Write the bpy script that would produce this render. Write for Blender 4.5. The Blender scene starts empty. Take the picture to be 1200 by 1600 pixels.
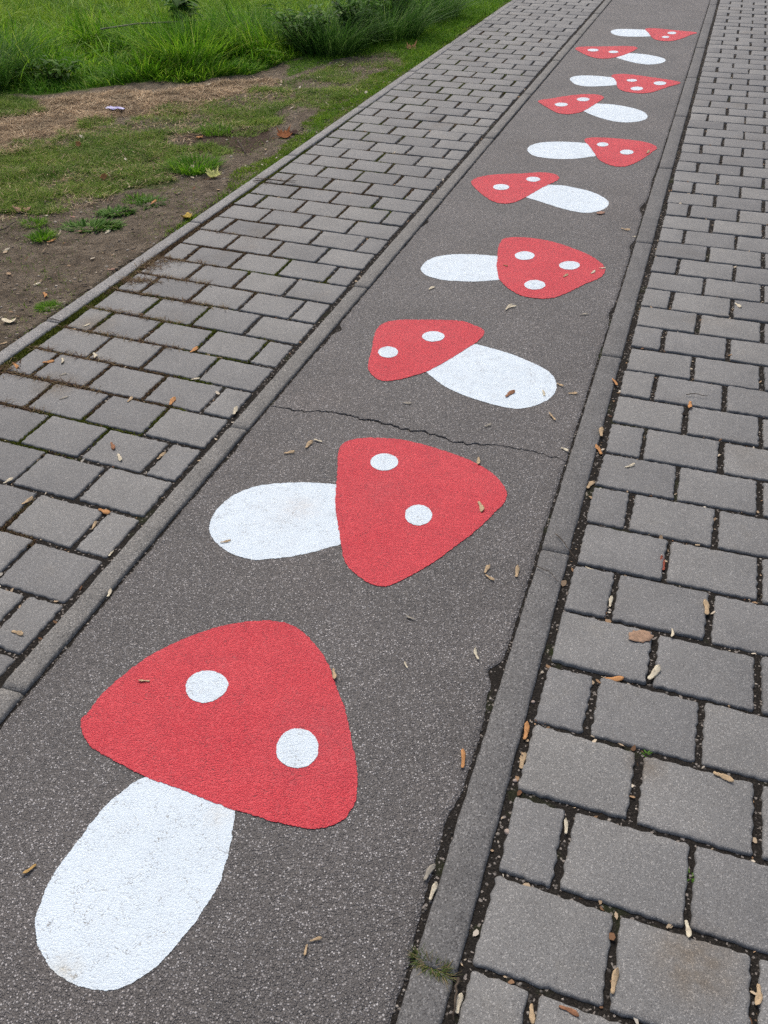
import bpy, math, random
import numpy as np
from mathutils import Matrix, Vector
random.seed(7); RNG = np.random.default_rng(11)
sc = bpy.context.scene
COL = sc.collection
CAM={'f': 1430.506, 'h': 1.3338, 'r': [0.948586, 0.316351, -0.010275], 'u': [-0.182861, 0.574232, 0.798009], 'fw': [-0.258352, 0.755102, -0.602557]}
MUSH=[('nearest and largest painted red and white mushroom, stem pointing to the viewer', [(-0.9074, 0.8911), (-0.9038, 0.9024), (-0.9046, 0.9538), (-0.8918, 1.0048), (-0.8688, 1.0725), (-0.8359, 1.1223), (-0.8063, 1.1584), (-0.7644, 1.1966), (-0.7173, 1.2259), (-0.675, 1.2404), (-0.6397, 1.2425), (-0.605, 1.2314), (-0.569, 1.2083), (-0.5347, 1.1802), (-0.5077, 1.1473), (-0.478, 1.106), (-0.4449, 1.0611), (-0.4159, 1.011), (-0.3926, 0.9682), (-0.3726, 0.9267), (-0.3623, 0.8954), (-0.3589, 0.8685), (-0.3658, 0.8416), (-0.3821, 0.8218), (-0.4053, 0.8084), (-0.4364, 0.8026), (-0.4785, 0.7995), (-0.5277, 0.7998), (-0.5887, 0.802), (-0.6538, 0.8091), (-0.7238, 0.8125), (-0.7904, 0.8251), (-0.8479, 0.8379), (-0.8784, 0.8546)], [(-0.7284, 0.8102), (-0.7402, 0.7946), (-0.7498, 0.7728), (-0.7593, 0.7453), (-0.7654, 0.7077), (-0.7653, 0.6847), (-0.7682, 0.6556), (-0.77, 0.6259), (-0.7689, 0.598), (-0.7649, 0.5719), (-0.7577, 0.5443), (-0.7484, 0.5247), (-0.733, 0.5045), (-0.7107, 0.4872), (-0.6781, 0.4711), (-0.6479, 0.465), (-0.6161, 0.4654), (-0.5884, 0.4716), (-0.5741, 0.4792), (-0.5588, 0.4956), (-0.5447, 0.5148), (-0.5345, 0.5359), (-0.5263, 0.5675), (-0.5179, 0.6001), (-0.5141, 0.6305), (-0.5117, 0.6648), (-0.5165, 0.7015), (-0.5244, 0.7351), (-0.5391, 0.7795), (-0.5474, 0.8003), (-0.5654, 0.8225), (-0.6355, 0.837), (-0.7032, 0.8363)], [[(-0.7574, 1.0192), (-0.763, 1.0427), (-0.7514, 1.0649), (-0.7323, 1.0733), (-0.7081, 1.0715), (-0.6863, 1.0566), (-0.6797, 1.0372), (-0.6852, 1.0143), (-0.7018, 0.9971), (-0.7258, 0.9942), (-0.7473, 1.0047)], [(-0.5321, 0.9385), (-0.5353, 0.9627), (-0.5264, 0.9849), (-0.5066, 0.9945), (-0.4839, 0.9909), (-0.4647, 0.9729), (-0.4561, 0.9476), (-0.4621, 0.9244), (-0.4795, 0.9109), (-0.5026, 0.9112), (-0.5206, 0.9206)]]), ('second nearest painted mushroom, two spots, just before the crack, stem to the left', [(-0.7691, 1.8814), (-0.7738, 1.9139), (-0.7625, 1.9451), (-0.7287, 1.9684), (-0.6805, 1.9836), (-0.63, 1.9912), (-0.5683, 1.9857), (-0.4902, 1.9696), (-0.4111, 1.942), (-0.3527, 1.9032), (-0.32, 1.8645), (-0.305, 1.8334), (-0.3034, 1.7989), (-0.3173, 1.7491), (-0.3391, 1.6766), (-0.375, 1.5922), (-0.4104, 1.5165), (-0.4439, 1.4628), (-0.4652, 1.4327), (-0.4896, 1.4138), (-0.5208, 1.4149), (-0.5592, 1.4353), (-0.5901, 1.4589), (-0.6068, 1.483), (-0.6283, 1.5266), (-0.6555, 1.581), (-0.6878, 1.648), (-0.7114, 1.7102), (-0.733, 1.7764), (-0.7533, 1.8336)], [(-0.712, 1.74), (-0.7547, 1.7386), (-0.801, 1.7276), (-0.8516, 1.7091), (-0.8993, 1.6842), (-0.9343, 1.6489), (-0.9559, 1.603), (-0.9618, 1.5495), (-0.954, 1.5021), (-0.9398, 1.4743), (-0.9077, 1.4425), (-0.8659, 1.4201), (-0.8276, 1.4104), (-0.7946, 1.4111), (-0.7558, 1.4274), (-0.7133, 1.4509), (-0.6734, 1.4817), (-0.6447, 1.5091), (-0.6295, 1.5211), (-0.6239, 1.5592), (-0.679, 1.7086)], [[(-0.6042, 1.8847), (-0.6024, 1.8673), (-0.6077, 1.8514), (-0.619, 1.84), (-0.6341, 1.8352), (-0.6502, 1.8379), (-0.6641, 1.8478), (-0.6731, 1.8629), (-0.6753, 1.8804), (-0.6702, 1.8967), (-0.6588, 1.9086), (-0.6433, 1.9135), (-0.6269, 1.9104), (-0.6129, 1.9001)], [(-0.4572, 1.6923), (-0.4554, 1.6742), (-0.46, 1.658), (-0.4701, 1.6466), (-0.4838, 1.6422), (-0.4984, 1.6457), (-0.5111, 1.6565), (-0.5195, 1.6725), (-0.5218, 1.6906), (-0.5174, 1.7074), (-0.5071, 1.7192), (-0.4931, 1.7237), (-0.4781, 1.7199), (-0.4653, 1.7086)]]), ('third nearest painted mushroom, just past the crack, fat white stem to the right', [(-0.8488, 2.3482), (-0.8623, 2.3918), (-0.8714, 2.4381), (-0.8858, 2.4967), (-0.9007, 2.5574), (-0.9091, 2.6087), (-0.9042, 2.6488), (-0.8862, 2.6781), (-0.8558, 2.6988), (-0.7996, 2.7162), (-0.7434, 2.7336), (-0.6863, 2.7471), (-0.6503, 2.7483), (-0.6101, 2.7316), (-0.5784, 2.7112), (-0.5669, 2.6904), (-0.5664, 2.6612), (-0.5748, 2.6128), (-0.5987, 2.548), (-0.6255, 2.4778), (-0.6494, 2.4223), (-0.6708, 2.3804), (-0.6994, 2.3461), (-0.7322, 2.3096), (-0.7594, 2.2909), (-0.7851, 2.2851), (-0.8122, 2.2993), (-0.8345, 2.3234)], [(-0.5772, 2.5991), (-0.5415, 2.5936), (-0.4931, 2.5808), (-0.4448, 2.5648), (-0.3954, 2.5399), (-0.3524, 2.515), (-0.3208, 2.4898), (-0.2955, 2.4519), (-0.2831, 2.4111), (-0.2814, 2.3573), (-0.2983, 2.3097), (-0.3265, 2.2719), (-0.362, 2.2474), (-0.4019, 2.2441), (-0.4497, 2.2518), (-0.505, 2.2659), (-0.564, 2.2902), (-0.6097, 2.3199), (-0.6458, 2.3514), (-0.6718, 2.3801), (-0.6648, 2.4175), (-0.6047, 2.5714)], [[(-0.7921, 2.4727), (-0.7901, 2.4561), (-0.7944, 2.441), (-0.8041, 2.4304), (-0.8173, 2.4263), (-0.8316, 2.4294), (-0.8441, 2.4393), (-0.8523, 2.454), (-0.8547, 2.4706), (-0.8506, 2.486), (-0.8408, 2.4969), (-0.8272, 2.5011), (-0.8127, 2.4978), (-0.8002, 2.4876)], [(-0.6826, 2.6212), (-0.6818, 2.6048), (-0.688, 2.5897), (-0.6999, 2.5787), (-0.7152, 2.574), (-0.731, 2.5763), (-0.7441, 2.5855), (-0.7521, 2.5996), (-0.7532, 2.616), (-0.7471, 2.6314), (-0.7351, 2.6427), (-0.7194, 2.6475), (-0.7034, 2.6449), (-0.6903, 2.6355)]]), ('fourth nearest painted mushroom, the nearer one with three white spots, stem left', [(-0.6886, 3.4322), (-0.6922, 3.4783), (-0.6886, 3.5237), (-0.6662, 3.5481), (-0.6276, 3.5617), (-0.5803, 3.5663), (-0.5242, 3.5581), (-0.4664, 3.5374), (-0.4074, 3.5028), (-0.3487, 3.462), (-0.303, 3.4135), (-0.2749, 3.37), (-0.2622, 3.3313), (-0.2616, 3.2847), (-0.2753, 3.2364), (-0.3079, 3.1863), (-0.345, 3.1122), (-0.3726, 3.0608), (-0.402, 3.0232), (-0.429, 3.0074), (-0.4699, 3.0023), (-0.514, 3.0113), (-0.5508, 3.0412), (-0.5835, 3.0779), (-0.611, 3.1173), (-0.6284, 3.1608), (-0.6493, 3.2299), (-0.6685, 3.3287)], [(-0.6642, 3.3389), (-0.721, 3.3396), (-0.7857, 3.329), (-0.847, 3.3049), (-0.8915, 3.2697), (-0.917, 3.2175), (-0.9189, 3.156), (-0.9109, 3.1245), (-0.8824, 3.088), (-0.8408, 3.0679), (-0.7943, 3.0627), (-0.7392, 3.0715), (-0.6858, 3.0863), (-0.6464, 3.1065), (-0.6134, 3.1279), (-0.6086, 3.1918), (-0.6333, 3.304)], [[(-0.5376, 3.3847), (-0.5376, 3.3653), (-0.5446, 3.3477), (-0.5574, 3.3353), (-0.5733, 3.3305), (-0.5893, 3.3341), (-0.6023, 3.3456), (-0.6097, 3.3627), (-0.61, 3.3822), (-0.603, 3.4001), (-0.5902, 3.4129), (-0.574, 3.4178), (-0.5577, 3.4139), (-0.5447, 3.4021)], [(-0.3572, 3.3397), (-0.3581, 3.3209), (-0.3661, 3.3037), (-0.3796, 3.2914), (-0.3959, 3.2864), (-0.4119, 3.2897), (-0.4245, 3.3006), (-0.4312, 3.3171), (-0.4305, 3.336), (-0.4227, 3.3535), (-0.409, 3.3661), (-0.3924, 3.3711), (-0.3762, 3.3677), (-0.3636, 3.3564)], [(-0.4476, 3.1244), (-0.4478, 3.1052), (-0.4551, 3.0878), (-0.4679, 3.0755), (-0.4838, 3.0706), (-0.4997, 3.0741), (-0.5125, 3.0853), (-0.5198, 3.1022), (-0.5199, 3.1215), (-0.5127, 3.1392), (-0.4997, 3.1519), (-0.4835, 3.1569), (-0.4673, 3.1531), (-0.4545, 3.1415)]]), ('fifth nearest painted mushroom, cap left and white stem right, brown leaf scrap at its stem', [(-0.9854, 4.1838), (-0.986, 4.2282), (-0.9673, 4.2683), (-0.9216, 4.3168), (-0.8631, 4.3477), (-0.7951, 4.3733), (-0.7368, 4.4069), (-0.683, 4.4228), (-0.6405, 4.4109), (-0.6139, 4.3731), (-0.6111, 4.3342), (-0.6315, 4.2709), (-0.6584, 4.2043), (-0.6816, 4.1227), (-0.705, 4.0478), (-0.7298, 3.9836), (-0.7592, 3.9445), (-0.7951, 3.936), (-0.8387, 3.9604), (-0.8921, 4.0233), (-0.9409, 4.095), (-0.9701, 4.142)], [(-0.6354, 4.2492), (-0.5822, 4.2574), (-0.5258, 4.2438), (-0.4606, 4.2182), (-0.4096, 4.1795), (-0.3651, 4.1257), (-0.3465, 4.0797), (-0.3478, 4.022), (-0.3723, 3.9629), (-0.4172, 3.925), (-0.4753, 3.9275), (-0.5379, 3.9536), (-0.6037, 3.9911), (-0.663, 4.0271), (-0.7064, 4.0546), (-0.6934, 4.1439), (-0.6525, 4.2569)], [[(-0.8038, 4.161), (-0.8035, 4.1425), (-0.8101, 4.1258), (-0.8222, 4.114), (-0.8376, 4.1094), (-0.8531, 4.1129), (-0.8659, 4.1239), (-0.8734, 4.1403), (-0.874, 4.1588), (-0.8675, 4.1758), (-0.8553, 4.1878), (-0.8397, 4.1925), (-0.8239, 4.1888), (-0.8111, 4.1775)], [(-0.6907, 4.3132), (-0.6909, 4.2972), (-0.6971, 4.2826), (-0.7082, 4.2723), (-0.7218, 4.2683), (-0.7355, 4.2712), (-0.7464, 4.2807), (-0.7525, 4.2949), (-0.7525, 4.3109), (-0.7463, 4.3257), (-0.7352, 4.3362), (-0.7213, 4.3403), (-0.7075, 4.3372), (-0.6966, 4.3275)]]), ('sixth nearest painted mushroom, two-spotted cap close to the right kerb, stem left', [(-0.592, 5.0174), (-0.5855, 5.0625), (-0.5449, 5.0878), (-0.4846, 5.0986), (-0.4056, 5.0982), (-0.326, 5.0851), (-0.2721, 5.0616), (-0.2337, 5.015), (-0.2233, 4.9739), (-0.2371, 4.9139), (-0.2699, 4.7836), (-0.3078, 4.6792), (-0.3419, 4.6237), (-0.3807, 4.6122), (-0.4243, 4.6363), (-0.4632, 4.6826), (-0.4929, 4.7478), (-0.5214, 4.8306), (-0.5572, 4.9301)], [(-0.5715, 4.9678), (-0.6418, 4.9701), (-0.719, 4.9574), (-0.7925, 4.9228), (-0.8346, 4.8651), (-0.8459, 4.798), (-0.8305, 4.7338), (-0.789, 4.6758), (-0.7257, 4.6555), (-0.6507, 4.6598), (-0.5803, 4.6894), (-0.5281, 4.7314), (-0.4949, 4.7622), (-0.5011, 4.8365), (-0.5429, 4.9503)], [[(-0.4639, 4.9734), (-0.4646, 4.9565), (-0.4708, 4.9414), (-0.4811, 4.931), (-0.4936, 4.9273), (-0.5058, 4.9311), (-0.5154, 4.9416), (-0.5204, 4.9569), (-0.5199, 4.9738), (-0.5138, 4.9891), (-0.5034, 4.9997), (-0.4907, 5.0034), (-0.4784, 4.9994), (-0.4688, 4.9887)], [(-0.3271, 4.8722), (-0.3284, 4.8532), (-0.3357, 4.8363), (-0.3478, 4.8245), (-0.3621, 4.8203), (-0.3759, 4.8245), (-0.3866, 4.8362), (-0.3919, 4.8532), (-0.3909, 4.8721), (-0.3836, 4.8894), (-0.3714, 4.9013), (-0.3569, 4.9056), (-0.3429, 4.9013), (-0.3323, 4.8893)]]), ('seventh nearest painted mushroom, fourth from the far end, white stem to the right', [(-0.9786, 5.7647), (-0.9701, 5.804), (-0.9224, 5.8481), (-0.8629, 5.9198), (-0.8005, 5.9792), (-0.7421, 6.0167), (-0.6877, 6.0286), (-0.6461, 6.0159), (-0.6199, 5.9681), (-0.6237, 5.9092), (-0.6418, 5.8141), (-0.6691, 5.6834), (-0.6943, 5.5977), (-0.7306, 5.541), (-0.7719, 5.5169), (-0.8196, 5.5308), (-0.8679, 5.5887), (-0.9212, 5.6692), (-0.965, 5.7353)], [(-0.6376, 5.812), (-0.5802, 5.8152), (-0.5178, 5.8069), (-0.4535, 5.7769), (-0.3964, 5.7361), (-0.3535, 5.6798), (-0.329, 5.6016), (-0.3319, 5.5352), (-0.3687, 5.4719), (-0.4223, 5.4362), (-0.4797, 5.4342), (-0.5418, 5.466), (-0.5995, 5.5119), (-0.6524, 5.5695), (-0.6916, 5.6297), (-0.6708, 5.7471), (-0.6524, 5.8342)], [[(-0.7971, 5.7338), (-0.7976, 5.7139), (-0.8051, 5.696), (-0.8182, 5.6836), (-0.8343, 5.679), (-0.8503, 5.6831), (-0.863, 5.6953), (-0.8699, 5.7131), (-0.8696, 5.733), (-0.8621, 5.7512), (-0.8489, 5.7638), (-0.8326, 5.7685), (-0.8165, 5.7642), (-0.8038, 5.7518)], [(-0.6943, 5.8925), (-0.695, 5.8719), (-0.7024, 5.8534), (-0.7153, 5.8407), (-0.731, 5.8362), (-0.7465, 5.8409), (-0.7587, 5.8537), (-0.7653, 5.8723), (-0.7649, 5.893), (-0.7574, 5.9117), (-0.7445, 5.9247), (-0.7286, 5.9292), (-0.713, 5.9244), (-0.7007, 5.9113)]]), ('third painted mushroom from the far end, the farther one with three spots', [(-0.6525, 6.5643), (-0.6368, 6.6091), (-0.5844, 6.6359), (-0.5066, 6.6251), (-0.428, 6.5989), (-0.35, 6.5691), (-0.2816, 6.5413), (-0.2303, 6.5132), (-0.2117, 6.4802), (-0.2318, 6.4217), (-0.2747, 6.3501), (-0.3222, 6.2492), (-0.37, 6.1642), (-0.4217, 6.1284), (-0.4863, 6.1384), (-0.5289, 6.1621), (-0.5637, 6.2174), (-0.5835, 6.293), (-0.5963, 6.3838), (-0.62, 6.474)], [(-0.638, 6.5164), (-0.6994, 6.5312), (-0.7685, 6.536), (-0.8351, 6.5215), (-0.8804, 6.4807), (-0.8953, 6.4129), (-0.8756, 6.3441), (-0.838, 6.2666), (-0.7908, 6.231), (-0.7332, 6.2323), (-0.6634, 6.2631), (-0.6102, 6.2967), (-0.5816, 6.331), (-0.5825, 6.4069), (-0.6183, 6.4942)], [[(-0.4784, 6.4707), (-0.4798, 6.4536), (-0.4871, 6.4381), (-0.4989, 6.4274), (-0.5128, 6.4235), (-0.5262, 6.4272), (-0.5364, 6.4377), (-0.5413, 6.4531), (-0.5401, 6.4704), (-0.5328, 6.486), (-0.521, 6.4968), (-0.5069, 6.5008), (-0.4934, 6.497), (-0.4833, 6.4862)], [(-0.2962, 6.4375), (-0.2981, 6.4141), (-0.3069, 6.3933), (-0.321, 6.3793), (-0.3375, 6.3746), (-0.3533, 6.3803), (-0.3653, 6.3952), (-0.371, 6.4166), (-0.3693, 6.4401), (-0.3606, 6.4612), (-0.3464, 6.4755), (-0.3296, 6.4802), (-0.3137, 6.4743), (-0.3018, 6.4591)], [(-0.4202, 6.2542), (-0.4216, 6.2317), (-0.4297, 6.2118), (-0.4431, 6.1983), (-0.459, 6.1938), (-0.4743, 6.1992), (-0.4861, 6.2135), (-0.4921, 6.2339), (-0.4909, 6.2565), (-0.4828, 6.2766), (-0.4693, 6.2904), (-0.4532, 6.2949), (-0.4377, 6.2893), (-0.4259, 6.2748)]]), ('second painted mushroom from the far end, cap at the left kerb, stem right', [(-1.0124, 7.369), (-1.0032, 7.4395), (-0.9477, 7.476), (-0.8616, 7.4993), (-0.7689, 7.5329), (-0.6762, 7.5666), (-0.6115, 7.5627), (-0.5869, 7.5183), (-0.5919, 7.4538), (-0.6246, 7.3215), (-0.6599, 7.2235), (-0.7039, 7.1405), (-0.7585, 7.0866), (-0.812, 7.0836), (-0.8734, 7.1334), (-0.9329, 7.2172), (-0.9824, 7.3061)], [(-0.617, 7.3236), (-0.5544, 7.3204), (-0.4903, 7.2978), (-0.4251, 7.2561), (-0.3751, 7.2034), (-0.3562, 7.1394), (-0.3705, 7.06), (-0.4098, 7.0008), (-0.4593, 6.976), (-0.52, 6.9889), (-0.5844, 7.0312), (-0.6443, 7.0909), (-0.6941, 7.155), (-0.6706, 7.2485), (-0.6353, 7.3471)], [[(-0.8438, 7.3645), (-0.8448, 7.3427), (-0.8531, 7.3232), (-0.8671, 7.3098), (-0.8842, 7.3052), (-0.9008, 7.3102), (-0.9139, 7.3239), (-0.9208, 7.3436), (-0.9201, 7.3656), (-0.9118, 7.3853), (-0.8976, 7.3989), (-0.8804, 7.4036), (-0.8636, 7.3984), (-0.8505, 7.3844)], [(-0.7016, 7.3372), (-0.7026, 7.3174), (-0.7098, 7.2999), (-0.7218, 7.288), (-0.7363, 7.2841), (-0.7505, 7.2888), (-0.7615, 7.3014), (-0.7672, 7.3194), (-0.7664, 7.3392), (-0.7592, 7.3569), (-0.7471, 7.369), (-0.7324, 7.373), (-0.7182, 7.3681), (-0.7072, 7.3553)]]), ('farthest and smallest painted mushroom at the top of the path', [(-0.6072, 8.2867), (-0.5904, 8.3365), (-0.5219, 8.3445), (-0.4337, 8.3177), (-0.3465, 8.2912), (-0.2695, 8.2772), (-0.2177, 8.252), (-0.2114, 8.215), (-0.2449, 8.1486), (-0.2863, 8.0202), (-0.3283, 7.9171), (-0.3798, 7.8445), (-0.4358, 7.8339), (-0.4975, 7.8853), (-0.5309, 7.978), (-0.5667, 8.1349)], [(-0.5917, 8.2608), (-0.6698, 8.2651), (-0.7558, 8.2574), (-0.8222, 8.2297), (-0.8528, 8.1617), (-0.849, 8.084), (-0.8107, 7.9977), (-0.7629, 7.9535), (-0.6944, 7.9436), (-0.6212, 7.9632), (-0.5647, 7.983), (-0.5411, 7.9987), (-0.5313, 8.0722), (-0.5633, 8.2336)], [[(-0.3613, 8.1799), (-0.3629, 8.1565), (-0.3707, 8.1361), (-0.3831, 8.1226), (-0.3977, 8.1187), (-0.4116, 8.1252), (-0.4221, 8.1407), (-0.4272, 8.1623), (-0.4257, 8.1858), (-0.418, 8.2065), (-0.4055, 8.2201), (-0.3908, 8.2241), (-0.3767, 8.2174), (-0.3662, 8.2017)], [(-0.4, 7.999), (-0.4013, 7.9806), (-0.4075, 7.9644), (-0.4176, 7.9537), (-0.4294, 7.9505), (-0.4407, 7.9555), (-0.4493, 7.9677), (-0.4534, 7.9847), (-0.4523, 8.0032), (-0.4461, 8.0195), (-0.436, 8.0304), (-0.424, 8.0336), (-0.4127, 8.0285), (-0.4041, 8.0161)]])]
CRACK=[(-1.0317, 2.049), (-0.9992, 2.0495), (-0.948, 2.0495), (-0.9055, 2.0597), (-0.8717, 2.0703), (-0.83, 2.0707), (-0.7875, 2.0683), (-0.7509, 2.058), (-0.7112, 2.0612), (-0.6691, 2.0561), (-0.637, 2.0435), (-0.6032, 2.0497), (-0.5702, 2.0452), (-0.5304, 2.0429), (-0.5028, 2.0269), (-0.4719, 2.0265), (-0.4345, 2.0297), (-0.3916, 2.0404), (-0.354, 2.0409), (-0.31, 2.0449), (-0.2725, 2.0428), (-0.2337, 2.0315), (-0.197, 2.0295)]
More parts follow.
